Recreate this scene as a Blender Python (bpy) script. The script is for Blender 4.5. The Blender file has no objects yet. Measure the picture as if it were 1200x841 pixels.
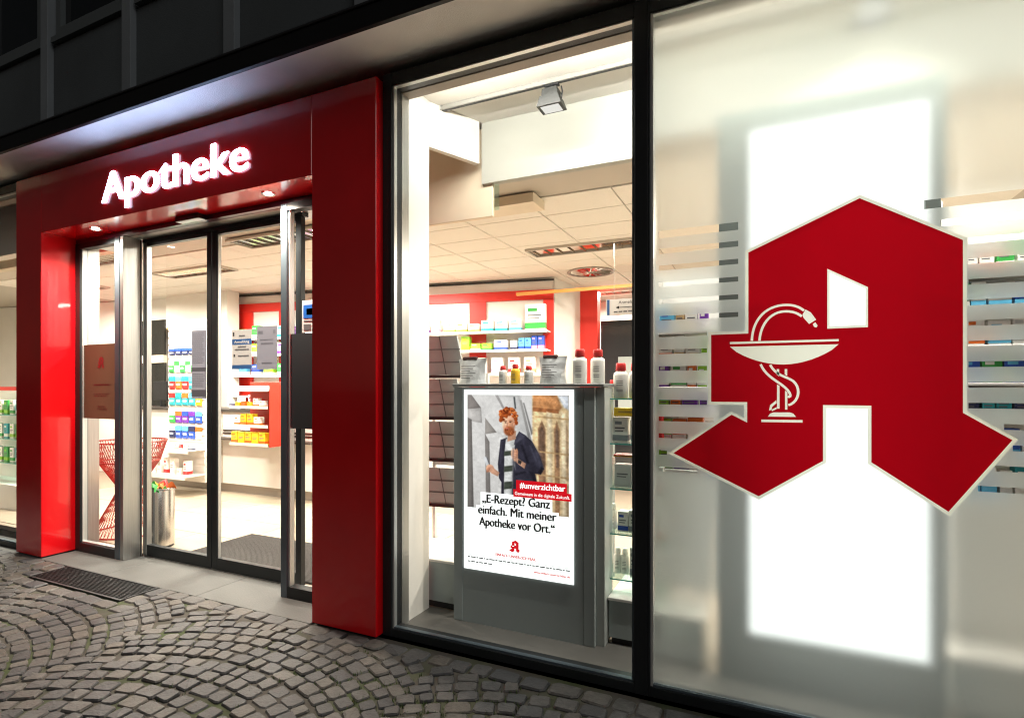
import bpy, bmesh, math, random
import numpy as np
from mathutils import Vector, Matrix, noise as mnoise
random.seed(7)
R = math.radians
scene = bpy.context.scene
COL = scene.collection

# ------------------------------------------------------------------ camera
cam_d = bpy.data.cameras.new('camera'); cam = bpy.data.objects.new('camera', cam_d); COL.objects.link(cam)
cam.location = (0, -2.65, 1.5); cam.rotation_euler = (R(90), 0, R(24.84))
cam_d.sensor_width = 36; cam_d.lens = 19.44; cam_d.shift_y = 0.0271
cam_d.clip_start = 0.05; cam_d.clip_end = 1000
scene.camera = cam
# ------------------------------------------------------------------ world (night sky)
SKY_STRENGTH = 0.016
SUN_EL, SUN_ROT = 1.0, 200.0
w = bpy.data.worlds.new('World'); scene.world = w; w.use_nodes = True
nt = w.node_tree; bg = nt.nodes['Background']
sky = nt.nodes.new('ShaderNodeTexSky'); sky.sky_type = 'NISHITA'; sky.sun_disc = False
sky.sun_elevation = R(SUN_EL); sky.sun_rotation = R(SUN_ROT)
hs = nt.nodes.new('ShaderNodeHueSaturation'); hs.inputs['Saturation'].default_value = 0.5
nt.links.new(sky.outputs[0], hs.inputs['Color']); nt.links.new(hs.outputs[0], bg.inputs[0])
bg.inputs[1].default_value = SKY_STRENGTH
# faint, very soft night light falling on the street from across the road
sd = bpy.data.lights.new('night_glow', 'SUN'); sd.energy = 0.46; sd.angle = R(36); sd.color = (1.0, .96, .92)
so = bpy.data.objects.new('night_glow', sd); COL.objects.link(so); so.location = (6, -6, 8)
so.rotation_euler = (R(60), 0, R(56))
# ------------------------------------------------------------------ exposure / render
vs = scene.view_settings; vs.view_transform = 'Standard'; vs.look = 'None'; vs.exposure = 0.35; vs.gamma = 1
vs.use_curve_mapping = False
cy = scene.cycles
cy.use_denoising = True; cy.max_bounces = 10; cy.diffuse_bounces = 5; cy.glossy_bounces = 4
cy.transmission_bounces = 6; cy.transparent_max_bounces = 16; cy.sample_clamp_indirect = 4.0
cy.filter_width = 1.15; cy.caustics_reflective = False; cy.caustics_refractive = True

# ================================================================== helpers
def lin(h):
    h = h.lstrip('#'); o = []
    for i in (0, 2, 4):
        c = int(h[i:i+2], 16)/255
        o.append(c/12.92 if c <= .04045 else ((c+.055)/1.055)**2.4)
    return tuple(o)

MATS = {}
def mat(name, col, rough=.5, metal=0., var=.0, vscale=8., bump=.0, bscale=60., coat=0., spec=.5, emis=None, estr=0., stretch=None):
    if name in MATS: return MATS[name]
    m = bpy.data.materials.new(name); m.use_nodes = True; t = m.node_tree; n = t.nodes; l = t.links
    b = n['Principled BSDF']
    if isinstance(col, str): col = lin(col)
    b.inputs['Base Color'].default_value = (*col, 1); b.inputs['Roughness'].default_value = rough
    b.inputs['Metallic'].default_value = metal; b.inputs['Specular IOR Level'].default_value = spec
    if coat: b.inputs['Coat Weight'].default_value = coat; b.inputs['Coat Roughness'].default_value = .03
    if emis is not None:
        if isinstance(emis, str): emis = lin(emis)
        b.inputs['Emission Color'].default_value = (*emis, 1); b.inputs['Emission Strength'].default_value = estr
    tc = None
    def coords():
        c = n.new('ShaderNodeTexCoord')
        if stretch:
            mp = n.new('ShaderNodeMapping'); mp.inputs['Scale'].default_value = stretch
            l.new(c.outputs['Object'], mp.inputs[0]); return mp.outputs[0]
        return c.outputs['Object']
    if var or bump: tc = coords()
    if var:
        nz = n.new('ShaderNodeTexNoise'); nz.inputs['Scale'].default_value = vscale; nz.inputs['Detail'].default_value = 6
        l.new(tc, nz.inputs['Vector'])
        mx = n.new('ShaderNodeMixRGB'); mx.blend_type = 'MULTIPLY'; mx.inputs[0].default_value = 1
        mx.inputs[1].default_value = (*col, 1)
        cr = n.new('ShaderNodeMapRange'); cr.inputs[1].default_value = .3; cr.inputs[2].default_value = .7
        cr.inputs[3].default_value = 1-var; cr.inputs[4].default_value = 1+var
        l.new(nz.outputs[0], cr.inputs[0]); l.new(cr.outputs[0], mx.inputs[2]); l.new(mx.outputs[0], b.inputs['Base Color'])
        cr2 = n.new('ShaderNodeMapRange'); cr2.inputs[1].default_value = .3; cr2.inputs[2].default_value = .7
        cr2.inputs[3].default_value = max(0, rough-var*.25); cr2.inputs[4].default_value = min(1, rough+var*.25)
        l.new(nz.outputs[0], cr2.inputs[0]); l.new(cr2.outputs[0], b.inputs['Roughness'])
    if bump:
        nb = n.new('ShaderNodeTexNoise'); nb.inputs['Scale'].default_value = bscale; nb.inputs['Detail'].default_value = 5
        l.new(tc, nb.inputs['Vector'])
        bp = n.new('ShaderNodeBump'); bp.inputs['Strength'].default_value = bump; bp.inputs['Distance'].default_value = .01
        l.new(nb.outputs[0], bp.inputs['Height']); l.new(bp.outputs[0], b.inputs['Normal'])
    MATS[name] = m; return m

def emit(name, col, s):
    if name in MATS: return MATS[name]
    m = bpy.data.materials.new(name); m.use_nodes = True; t = m.node_tree; t.nodes.clear()
    e = t.nodes.new('ShaderNodeEmission'); o = t.nodes.new('ShaderNodeOutputMaterial')
    if isinstance(col, str): col = lin(col)
    e.inputs[0].default_value = (*col, 1); e.inputs[1].default_value = s; t.links.new(e.outputs[0], o.inputs[0])
    MATS[name] = m; return m

def glass_mat(name, tint=(1, 1, 1), refl=1.0):
    m = bpy.data.materials.new(name); m.use_nodes = True; t = m.node_tree; t.nodes.clear(); n = t.nodes
    tr = n.new('ShaderNodeBsdfTransparent'); tr.inputs[0].default_value = (*tint, 1)
    gl = n.new('ShaderNodeBsdfGlossy'); gl.inputs['Roughness'].default_value = .0
    fr = n.new('ShaderNodeFresnel'); fr.inputs[0].default_value = 1.5
    mu = n.new('ShaderNodeMath'); mu.operation = 'MULTIPLY'; mu.inputs[1].default_value = refl
    ge = n.new('ShaderNodeNewGeometry'); mi_ = n.new('ShaderNodeMapRange'); mi_.inputs[3].default_value = 1.5; mi_.inputs[4].default_value = 1/1.5
    t.links.new(ge.outputs['Backfacing'], mi_.inputs[0]); t.links.new(mi_.outputs[0], fr.inputs[0])   # same reflection from either side of the sheet
    mx = n.new('ShaderNodeMixShader'); o = n.new('ShaderNodeOutputMaterial')
    t.links.new(fr.outputs[0], mu.inputs[0]); t.links.new(mu.outputs[0], mx.inputs[0])
    t.links.new(tr.outputs[0], mx.inputs[1]); t.links.new(gl.outputs[0], mx.inputs[2]); t.links.new(mx.outputs[0], o.inputs[0])
    MATS[name] = m; return m

def sheet_mat(name, col, trans=.6, spec_rough=.35):
    """thin film: diffuse + translucent in one colour"""
    m = bpy.data.materials.new(name); m.use_nodes = True; t = m.node_tree; t.nodes.clear(); n = t.nodes
    d = n.new('ShaderNodeBsdfDiffuse'); tl = n.new('ShaderNodeBsdfTranslucent'); g = n.new('ShaderNodeBsdfGlossy')
    d.inputs[0].default_value = (*col, 1); tl.inputs[0].default_value = (*col, 1); g.inputs['Roughness'].default_value = spec_rough
    mx = n.new('ShaderNodeMixShader'); mx.inputs[0].default_value = trans
    m2 = n.new('ShaderNodeMixShader'); m2.inputs[0].default_value = .03; o = n.new('ShaderNodeOutputMaterial')
    t.links.new(d.outputs[0], mx.inputs[1]); t.links.new(tl.outputs[0], mx.inputs[2])
    t.links.new(mx.outputs[0], m2.inputs[1]); t.links.new(g.outputs[0], m2.inputs[2]); t.links.new(m2.outputs[0], o.inputs[0])
    MATS[name] = m; return m

def frosted_mat(name):
    m = bpy.data.materials.new(name); m.use_nodes = True; t = m.node_tree; t.nodes.clear(); n = t.nodes
    rf = n.new('ShaderNodeBsdfRefraction'); rf.inputs['Color'].default_value = (.95, .97, .955, 1)
    rf.inputs['Roughness'].default_value = .5; rf.inputs['IOR'].default_value = 1.3
    tl = n.new('ShaderNodeBsdfTranslucent'); tl.inputs[0].default_value = (.86, .9, .86, 1)
    d = n.new('ShaderNodeBsdfDiffuse'); d.inputs[0].default_value = (.7, .72, .7, 1)
    a = n.new('ShaderNodeMixShader'); a.inputs[0].default_value = .26
    b = n.new('ShaderNodeMixShader'); b.inputs[0].default_value = .1; o = n.new('ShaderNodeOutputMaterial')
    t.links.new(rf.outputs[0], a.inputs[1]); t.links.new(tl.outputs[0], a.inputs[2])
    t.links.new(a.outputs[0], b.inputs[1]); t.links.new(d.outputs[0], b.inputs[2]); t.links.new(b.outputs[0], o.inputs[0])
    MATS[name] = m; return m

class MB:
    """collects geometry for ONE mesh object; coordinates are given in the thing's frame plus origin o"""
    def __init__(s, o=(0, 0, 0)): s.v = []; s.f = []; s.mi = []; s.o = Vector(o); s.cur = 0
    def add(s, vs, fs):
        b = len(s.v); s.v += [tuple(Vector(p)-s.o) for p in vs]
        s.f += [tuple(i+b for i in f) for f in fs]; s.mi += [s.cur]*len(fs); return s
    def box(s, x0, x1, y0, y1, z0, z1, bev=0.):
        if bev <= 0:
            return s.add([(x0, y0, z0), (x1, y0, z0), (x1, y1, z0), (x0, y1, z0), (x0, y0, z1), (x1, y0, z1), (x1, y1, z1), (x0, y1, z1)],
                  [(3, 2, 1, 0), (4, 5, 6, 7), (0, 1, 5, 4), (1, 2, 6, 5), (2, 3, 7, 6), (3, 0, 4, 7)])
        bm = bmesh.new(); bmesh.ops.create_cube(bm, size=1)
        for v in bm.verts:
            v.co = Vector((x0+(v.co.x+.5)*(x1-x0), y0+(v.co.y+.5)*(y1-y0), z0+(v.co.z+.5)*(z1-z0)))
        bmesh.ops.bevel(bm, geom=bm.edges[:], offset=bev, segments=1, affect='EDGES', profile=.5)
        bm.verts.index_update(); r = s.add([v.co for v in bm.verts], [tuple(v.index for v in f.verts) for f in bm.faces]); bm.free(); return r
    def quad(s, a, b, c, d): return s.add([a, b, c, d], [(0, 1, 2, 3)])
    def prism(s, pts, y0, y1):       # polygon in XZ extruded along Y
        n = len(pts)
        return s.add([(x, y0, z) for x, z in pts]+[(x, y1, z) for x, z in pts],
              [tuple(range(n)), tuple(range(2*n-1, n-1, -1))]+[(i, i+n, (i+1) % n+n, (i+1) % n) for i in range(n)])
    def lathe(s, prof, c=(0, 0, 0), seg=16, sx=1., sy=1., cap=True):
        vs = []; fs = []; k = len(prof)
        for i in range(seg):
            a = 2*math.pi*i/seg
            for r, z in prof: vs.append((c[0]+r*math.cos(a)*sx, c[1]+r*math.sin(a)*sy, c[2]+z))
        for i in range(seg):
            j = (i+1) % seg
            for q in range(k-1): fs.append((i*k+q, j*k+q, j*k+q+1, i*k+q+1))
        if cap: fs.append(tuple(i*k+k-1 for i in range(seg))); fs.append(tuple(i*k for i in range(seg-1, -1, -1)))
        return s.add(vs, fs)
    def tube(s, path, r, seg=6, closed=False):
        path = [Vector(p) for p in path]; n = len(path); vs = []; fs = []
        for i, p in enumerate(path):
            a = path[(i-1) % n] if closed or i > 0 else path[0]; b = path[(i+1) % n] if closed or i < n-1 else path[-1]
            d = (b-a).normalized(); u = d.orthogonal().normalized()
            ref = Vector((0, 0, 1)) if abs(d.z) < .9 else Vector((1, 0, 0))
            u = d.cross(ref).normalized(); v2 = d.cross(u)
            for k in range(seg):
                t = 2*math.pi*k/seg; vs.append(p+u*r*math.cos(t)+v2*r*math.sin(t))
        m = n if closed else n-1
        for i in range(m):
            j = (i+1) % n
            for k in range(seg):
                q = (k+1) % seg; fs.append((i*seg+k, i*seg+q, j*seg+q, j*seg+k))
        if not closed: fs += [tuple(range(seg-1, -1, -1)), tuple((n-1)*seg+k for k in range(seg))]
        return s.add(vs, fs)
    def mesh(s, name, mats):
        me = bpy.data.meshes.new(name); me.from_pydata(s.v, [], s.f)
        for m in (mats if isinstance(mats, (list, tuple)) else [mats]): me.materials.append(m)
        if any(s.mi): me.polygons.foreach_set('material_index', s.mi)
        me.update(); return me
    def build(s, name, mats, parent=None, smooth=False, recalc=True):
        me = s.mesh(name, mats)
        if recalc:
            bm = bmesh.new(); bm.from_mesh(me); bmesh.ops.recalc_face_normals(bm, faces=bm.faces[:]); bm.to_mesh(me); bm.free()
        if smooth:
            me.polygons.foreach_set('use_smooth', [True]*len(me.polygons))
            try: me.set_sharp_from_angle(angle=R(35))
            except Exception: pass
        o = bpy.data.objects.new(name, me); COL.objects.link(o)
        if parent: o.parent = parent
        return o

def tag(o, label, cat, group=None):
    o['label'] = label; o['category'] = cat
    if group: o['group'] = group
    return o
def thing(name, label, cat, loc=(0, 0, 0), rz=0., group=None):
    o = bpy.data.objects.new(name, None); COL.objects.link(o); o.location = loc; o.rotation_euler = (0, 0, rz)
    o.empty_display_size = .1
    return tag(o, label, cat, group)
def struct(o): o['kind'] = 'structure'; return o
def stuff(o): o['kind'] = 'stuff'; return o

def text_mesh(name, txt, size, m, parent=None, loc=(0, 0, 0), rot=(R(90), 0, 0), bold=0., extrude=0., align='LEFT', fit=None, bevel=0., sx=1., space=1.):
    """text as a mesh standing upright in the XZ plane; fit=(width,) squeezes it to a width"""
    cu = bpy.data.curves.new(name, 'FONT'); cu.body = txt; cu.size = size; cu.align_x = align
    cu.offset = bold; cu.extrude = extrude; cu.resolution_u = 4; cu.space_character = space
    if bevel: cu.bevel_depth = bevel
    tmp = bpy.data.objects.new('tmp_text', cu); COL.objects.link(tmp)
    bpy.context.view_layer.update()
    me = bpy.data.meshes.new_from_object(tmp.evaluated_get(bpy.context.evaluated_depsgraph_get()))
    bpy.data.objects.remove(tmp); bpy.data.curves.remove(cu)
    xs = [v.co.x for v in me.vertices]
    k = sx
    if fit and xs: k = fit/max(1e-6, max(xs)-min(xs))
    x0 = min(xs) if xs else 0; x1 = max(xs) if xs else 0
    off = {'LEFT': x0, 'CENTER': (x0+x1)/2, 'RIGHT': x1}[align]
    for v in me.vertices: v.co.x = (v.co.x-off)*k
    me.transform(Matrix.Translation(loc) @ Matrix.Rotation(rot[2], 4, 'Z') @ Matrix.Rotation(rot[0], 4, 'X'))
    me.name = name; me.materials.clear(); me.materials.append(m)
    o = bpy.data.objects.new(name, me); COL.objects.link(o)
    if parent: o.parent = parent
    return o

def fill_sheet(name, loops, y, m, parent=None, o=(0, 0, 0), facing=-1):
    """flat sheet in the XZ plane filled between closed loops (even-odd), facing the street"""
    from mathutils.geometry import delaunay_2d_cdt
    vs_, es_ = [], []
    for lp in loops:
        b0 = len(vs_); vs_ += [Vector(p) for p in lp]; es_ += [(b0+i, b0+(i+1) % len(lp)) for i in range(len(lp))]
    V, _, F, *_r = delaunay_2d_cdt(vs_, es_, [], 0, 1e-7)
    def inside(px, pz):
        c = False
        for lp in loops:
            for i in range(len(lp)):
                (x1, z1), (x2, z2) = lp[i], lp[i-1]
                if (z1 > pz) != (z2 > pz) and px < (x2-x1)*(pz-z1)/(z2-z1)+x1: c = not c
        return c
    fs_ = []
    for f in F:
        cx = sum(V[i][0] for i in f)/len(f); cz = sum(V[i][1] for i in f)/len(f)
        if inside(cx, cz): fs_.append(tuple(f))
    me = bpy.data.meshes.new(name); me.from_pydata([(v[0]-o[0], y-o[1], v[1]-o[2]) for v in V], [], fs_); me.materials.append(m); me.update()
    bm = bmesh.new(); bm.from_mesh(me)
    for f in bm.faces:
        f.normal_update()
        if f.normal.y*facing < 0: f.normal_flip()
    bmesh.ops.delete(bm, geom=[v for v in bm.verts if not v.link_faces], context='VERTS')
    bm.to_mesh(me); bm.free()
    ob = bpy.data.objects.new(name, me); COL.objects.link(ob)
    if parent: ob.parent = parent
    return ob

def area(name, loc, sx, sy, power, col=(1, .915, .79), spread=160, rot=(0, 0, 0)):
    d = bpy.data.lights.new(name, 'AREA'); d.shape = 'RECTANGLE'; d.size = sx; d.size_y = sy; d.energy = power; d.color = col; d.spread = R(spread)
    o = bpy.data.objects.new(name, d); COL.objects.link(o); o.location = loc; o.rotation_euler = rot; return o
def spot(name, loc, target, power, col, angle=70, blend=.6, size=.03):
    d = bpy.data.lights.new(name, 'SPOT'); d.energy = power; d.color = col; d.spot_size = R(angle); d.spot_blend = blend; d.shadow_soft_size = size
    o = bpy.data.objects.new(name, d); COL.objects.link(o); o.location = loc
    o.rotation_euler = (Vector(target)-Vector(loc)).to_track_quat('-Z', 'Y').to_euler(); return o

# ================================================================== materials
RED = mat('red_enamel', (.66, .003, .007), .22, coat=.6, var=.10, vscale=2.2)
RED_IN = mat('red_laminate', '#d8281c', .4)
ANTH = mat('anthracite_metal', (.013, .016, .018), .45, spec=.35, var=.15, vscale=5)
ANTH_B = mat('blue_grey_sheen_metal', (.10, .13, .155), .35, metal=.4, var=.1, vscale=5)  # bluish reflection on the door-side posts put into the colour; window beads share it
ALU = mat('brushed_aluminium', (.46, .47, .46), .34, metal=.9, var=.1, vscale=6, stretch=(30, 30, .6))
ALU_L = mat('light_aluminium', (.62, .63, .62), .3, metal=.6)
STEEL = mat('stainless_steel', (.55, .53, .5), .22, metal=1., var=.08, vscale=5, stretch=(20, 20, .3))
BLACK = mat('black_plastic', (.012, .013, .015), .4)
GASKET = mat('gasket_rubber', (.01, .01, .011), .7)
WHITE = mat('white_laminate', (.78, .76, .72), .45, var=.02, vscale=3)
WALLW = mat('white_wall_paint', (.78, .755, .70), .85, var=.03, vscale=4, bump=.05, bscale=120)
CREAM = mat('cream_panel', (.74, .64, .49), .6, var=.03)
GREYG = mat('grey_laminate', (.38, .43, .425), .5, var=.06, vscale=2)
GREYL = mat('pale_grey_laminate', (.115, .14, .13), .5, var=.04, vscale=2)
SOFFM = mat('soffit_render', (.83, .82, .80), .9, var=.06, vscale=3, bump=.25, bscale=180)
FLOORM = mat('beige_floor_tile', (.36, .30, .225), .38, var=.06, vscale=2.5)
GROUT = mat('tile_grout', (.27, .225, .17), .8)
CEILM = mat('mineral_ceiling_tile', (.80, .755, .675), .9, var=.02, vscale=40, bump=.06, bscale=250)
CEILT = mat('ceiling_grid', (.52, .47, .40), .7)
MATM = mat('entrance_mat', (.05, .045, .042), .95, var=.3, vscale=60, bump=.6, bscale=300)
SLABM = mat('concrete_slab', (.080, .083, .080), .75, var=.22, vscale=2.2, bump=.2, bscale=90)
GLASS = glass_mat('clear_glass', (.96, .975, .968), 1.)
GLASS_SH = glass_mat('shelf_glass', (.80, .93, .90), 1.2)
GEDGE = mat('glass_edge', (.10, .42, .36), .15, emis=None)
FROST = frosted_mat('frosted_film')
LOGO_RED = sheet_mat('red_vinyl', (.40, .001, .007), .62)
LOGO_CREAM = sheet_mat('cream_vinyl', (.86, .85, .72), .72)
LETTER = emit('letter_light', (.46, .63, 1.), 22.)
LETTER_S = emit('letter_side', (.62, .74, 1.), 4.)
POSTER_W = emit('poster_white', (.96, 1., .97), 1.2)
BOX_W = emit('lightbox_white', (.97, 1., .97), 1.35)
INK = mat('black_ink', (.01, .01, .011), .6)
INKG = mat('grey_ink', (.12, .12, .13), .7)
PRED = emit('poster_red', (.80, .01, .02), .7)
PBLK = mat('poster_black', (.008, .008, .009), .6)

# ================================================================== ground
def cobble_mat():
    m = bpy.data.materials.new('basalt_cobble'); m.use_nodes = True; t = m.node_tree; n = t.nodes; l = t.links; b = n['Principled BSDF']
    tc = n.new('ShaderNodeTexCoord'); gm = n.new('ShaderNodeNewGeometry'); oi = n.new('ShaderNodeObjectInfo')
    ad = n.new('ShaderNodeMath'); ad.operation = 'ADD'; fr = n.new('ShaderNodeMath'); fr.operation = 'FRACT'
    l.new(gm.outputs['Random Per Island'], ad.inputs[0]); l.new(oi.outputs['Random'], ad.inputs[1]); l.new(ad.outputs[0], fr.inputs[0])
    cr = n.new('ShaderNodeValToRGB'); e = cr.color_ramp.elements
    e[0].position = 0; e[0].color = (.045, .046, .051, 1); e[1].position = 1; e[1].color = (.115, .108, .100, 1)
    for p, c in ((.25, (.062, .063, .067, 1)), (.5, (.076, .074, .074, 1)), (.75, (.092, .086, .080, 1)), (.9, (.090, .079, .067, 1))):
        x = e.new(p); x.color = c
    l.new(fr.outputs[0], cr.inputs[0])
    nz = n.new('ShaderNodeTexNoise'); nz.inputs['Scale'].default_value = 26; nz.inputs['Detail'].default_value = 8; nz.inputs['Roughness'].default_value = .65
    l.new(gm.outputs['Position'], nz.inputs['Vector'])
    mr = n.new('ShaderNodeMapRange'); mr.inputs[1].default_value = .3; mr.inputs[2].default_value = .72; mr.inputs[3].default_value = .36; mr.inputs[4].default_value = .92
    l.new(nz.outputs[0], mr.inputs[0])
    mx = n.new('ShaderNodeMixRGB'); mx.blend_type = 'MULTIPLY'; mx.inputs[0].default_value = 1
    l.new(cr.outputs[0], mx.inputs[1]); l.new(mr.outputs[0], mx.inputs[2]); l.new(mx.outputs[0], b.inputs['Base Color'])
    r2 = n.new('ShaderNodeMapRange'); r2.inputs[3].default_value = .42; r2.inputs[4].default_value = .8; l.new(nz.outputs[0], r2.inputs[0]); l.new(r2.outputs[0], b.inputs['Roughness'])
    n2 = n.new('ShaderNodeTexNoise'); n2.inputs['Scale'].default_value = 70; n2.inputs['Detail'].default_value = 6; l.new(gm.outputs['Position'], n2.inputs['Vector'])
    bp = n.new('ShaderNodeBump'); bp.inputs['Strength'].default_value = .55; bp.inputs['Distance'].default_value = .006
    l.new(n2.outputs[0], bp.inputs['Height']); l.new(bp.outputs[0], b.inputs['Normal'])
    b.inputs['Specular IOR Level'].default_value = .45
    return m
COBBLE = cobble_mat()
def joint_mat():
    m = bpy.data.materials.new('joint_earth'); m.use_nodes = True; t = m.node_tree; n = t.nodes; l = t.links; b = n['Principled BSDF']
    gm = n.new('ShaderNodeNewGeometry')
    nz = n.new('ShaderNodeTexNoise'); nz.inputs['Scale'].default_value = 2.6; nz.inputs['Detail'].default_value = 8; l.new(gm.outputs['Position'], nz.inputs['Vector'])
    cr = n.new('ShaderNodeValToRGB'); e = cr.color_ramp.elements
    e[0].position = .47; e[0].color = (.050, .045, .038, 1); e[1].position = .66; e[1].color = (.036, .050, .016, 1)
    l.new(nz.outputs[0], cr.inputs[0]); l.new(cr.outputs[0], b.inputs['Base Color']); b.inputs['Roughness'].default_value = 1
    # farther off the same sheet carries a fine cobble relief
    vo = n.new('ShaderNodeTexVoronoi'); vo.inputs['Scale'].default_value = 9; l.new(gm.outputs['Position'], vo.inputs['Vector'])
    bp = n.new('ShaderNodeBump'); bp.inputs['Strength'].default_value = .5; bp.inputs['Distance'].default_value = .02
    l.new(vo.outputs['Distance'], bp.inputs['Height']); l.new(bp.outputs[0], b.inputs['Normal'])
    return m
JOINT = joint_mat()
ground = struct(MB().quad((-150, -150, -.014), (150, -150, -.014), (150, .05, -.014), (-150, .05, -.014)).build('ground', JOINT))

jf = MB()
for x0, x1, y0, y1 in ((-9.2, 2.8, -3.8, -.31), (-9.2, -5.31, -.31, -.012), (-4.11, 2.8, -.31, -.012)):
    nx, ny = int((x1-x0)/.06)+1, int((y1-y0)/.06)+1; b_ = len(jf.v)
    for j in range(ny+1):
        for i in range(nx+1):
            x, y = x0+(x1-x0)*i/nx, y0+(y1-y0)*j/ny; jf.v.append((x, y, -.004+.006*mnoise.noise(Vector((x*5, y*5, 1.)))))
    for j in range(ny):
        for i in range(nx): q = b_+j*(nx+1)+i; jf.f.append((q, q+1, q+nx+2, q+nx+1)); jf.mi.append(0)
struct(jf.build('joint_fill', JOINT, smooth=True))
pave = struct(bpy.data.objects.new('cobble_pavement', None)); COL.objects.link(pave)
CDIR = cam.matrix_world
def cam_proj(x, y, z):
    s, c = math.sin(R(24.84)), math.cos(R(24.84)); Y = y+2.65
    dep = -x*s+Y*c; lat = x*c+Y*s
    if dep < .2: return None
    return 600+648*lat/dep, 453-648*(z-1.5)/dep, dep
def stone_poly(rng, jag=.1):
    """unit footprint with 8 points: irregular quad with nicked corners"""
    pts = []
    for (cx, cyy) in ((-.5, -.5), (.5, -.5), (.5, .5), (-.5, .5)):
        a = (cx+rng.uniform(-jag, jag)*.6, cyy+rng.uniform(-jag, jag)*.6); pts.append(a)
    out = []
    for i in range(4):
        p = Vector(pts[i]); a = Vector(pts[i-1]); b = Vector(pts[(i+1) % 4])
        k = rng.uniform(.07, .2)
        out.append(tuple(p+(a-p)*k)); out.append(tuple(p+(b-p)*rng.uniform(.07, .2)))
    return out
def stone_geo(rng, h=.03):
    o = stone_poly(rng); n = 8; tops = [h+rng.uniform(-.004, .004) for _ in range(4)]
    cx = sum(p[0] for p in o)/n; cyy = sum(p[1] for p in o)/n
    vs = [(x, y, -.02) for x, y in o]+[(x, y, h-.008) for x, y in o]
    vs += [(cx+(x-cx)*.88, cyy+(y-cyy)*.88, h+rng.uniform(-.002, .0015)) for x, y in o]
    vs.append((cx+rng.uniform(-.1, .1), cyy+rng.uniform(-.1, .1), h+rng.uniform(-.001, .002)))
    fs = []
    for lay in (0, 1): fs += [(lay*n+i, lay*n+(i+1) % n, (lay+1)*n+(i+1) % n, (lay+1)*n+i) for i in range(n)]
    fs += [(2*n+i, 2*n+(i+1) % n, 3*n) for i in range(n)]
    return vs, fs
rng = random.Random(3)
SV = []
for k in range(24):
    vs_, fs_ = stone_geo(rng); me = bpy.data.meshes.new('cobblestone'); me.from_pydata(vs_, [], fs_); me.materials.append(COBBLE)
    bm = bmesh.new(); bm.from_mesh(me); bmesh.ops.recalc_face_normals(bm, faces=bm.faces[:]); bm.to_mesh(me); bm.free()
    SV.append((vs_, fs_, me))
GR = (-5.30, -4.12, -.29, .0)          # door grate footprint
stones = []
Wc, Rc, pitch = 1.86, 1.48, .098
def ok_stone(x, y, half=.06):
    if y > -.125: return False
    if GR[0]-.16 < x < GR[1]+.16 and y > GR[2]-.15: return False
    return True
for i in range(-4, 4):
    xc = -2.55+Wc*i
    for k in range(-45, 50):
        y0 = k*pitch+(pitch/2 if i % 2 else 0)-Rc-1.2
        jy = rng.uniform(-.008, .008)
        a = -R(38.6)
        while a < R(38.6):
            L = .107*rng.uniform(.74, 1.3); da = L/Rc
            am = a+da/2
            if am > R(38.6): break
            x = xc+Rc*math.sin(am); y = y0+Rc*math.cos(am)
            if -9 < x < 2.6 and -3.6 < y and ok_stone(x, y):
                stones.append((x+rng.uniform(-.004, .004), y+jy+rng.uniform(-.005, .005), -am+rng.uniform(-.08, .08), L-rng.uniform(.009, .018), pitch*math.cos(am)*rng.uniform(.84, .95), rng.uniform(-.005, .003)))
            a += da
# straight border courses along the threshold, the window foot and round the grate
x = -9.
while x < 2.6:
    L = rng.uniform(.11, .19)
    if not (GR[0]-.1 < x+L/2 < GR[1]+.1): stones.append((x+L/2, -.068, rng.uniform(-.03, .03), L-.012, .105, rng.uniform(-.004, .002)))
    x += L
x = GR[0]-.14
while x < GR[1]+.12:
    L = rng.uniform(.12, .2); stones.append((x+L/2, GR[2]-.075, rng.uniform(-.03, .03), L-.012, .10, rng.uniform(-.004, .002))); x += L
for gx in (GR[0]-.075, GR[1]+.075):
    y = GR[2]
    while y < -.02:
        L = rng.uniform(.1, .15); stones.append((gx, min(y+L/2, -.07), R(90), L-.012, .11, 0)); y += L
vis = []
for s in stones:
    p = cam_proj(s[0], s[1], .02); sc = -1
    if p and -25 < p[0] < 1225 and p[1] < 862 and not (p[0] > 780): sc = s[3]*s[4]*1.5/p[2]**3
    vis.append(sc)
order = sorted(range(len(stones)), key=lambda i: -vis[i])
big = [i for i in order[:300] if vis[i] > 0]; bigset = set(big)
rest = MB()
for i, s in enumerate(stones):
    vs_, fs_, me = SV[(i*7+3) % len(SV)]
    tx, ty = rng.uniform(-.03, .03), rng.uniform(-.03, .03)
    if i in bigset:
        o = bpy.data.objects.new('cobblestone', me); COL.objects.link(o); o.parent = pave
        o.location = (s[0], s[1], s[5]-.022); o.rotation_euler = (tx, ty, s[2]+(math.pi if i % 2 else 0)); o.scale = (s[3], s[4], 1)
    else:
        M = Matrix.Translation((s[0], s[1], s[5]-.022)) @ Matrix.Rotation(s[2], 4, 'Z') @ Matrix.Diagonal((s[3], s[4], 1, 1))
        rest.add([M @ Vector(v) for v in vs_], fs_)
stuff(rest.build('cobblestones_beyond', COBBLE, pave))
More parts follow.
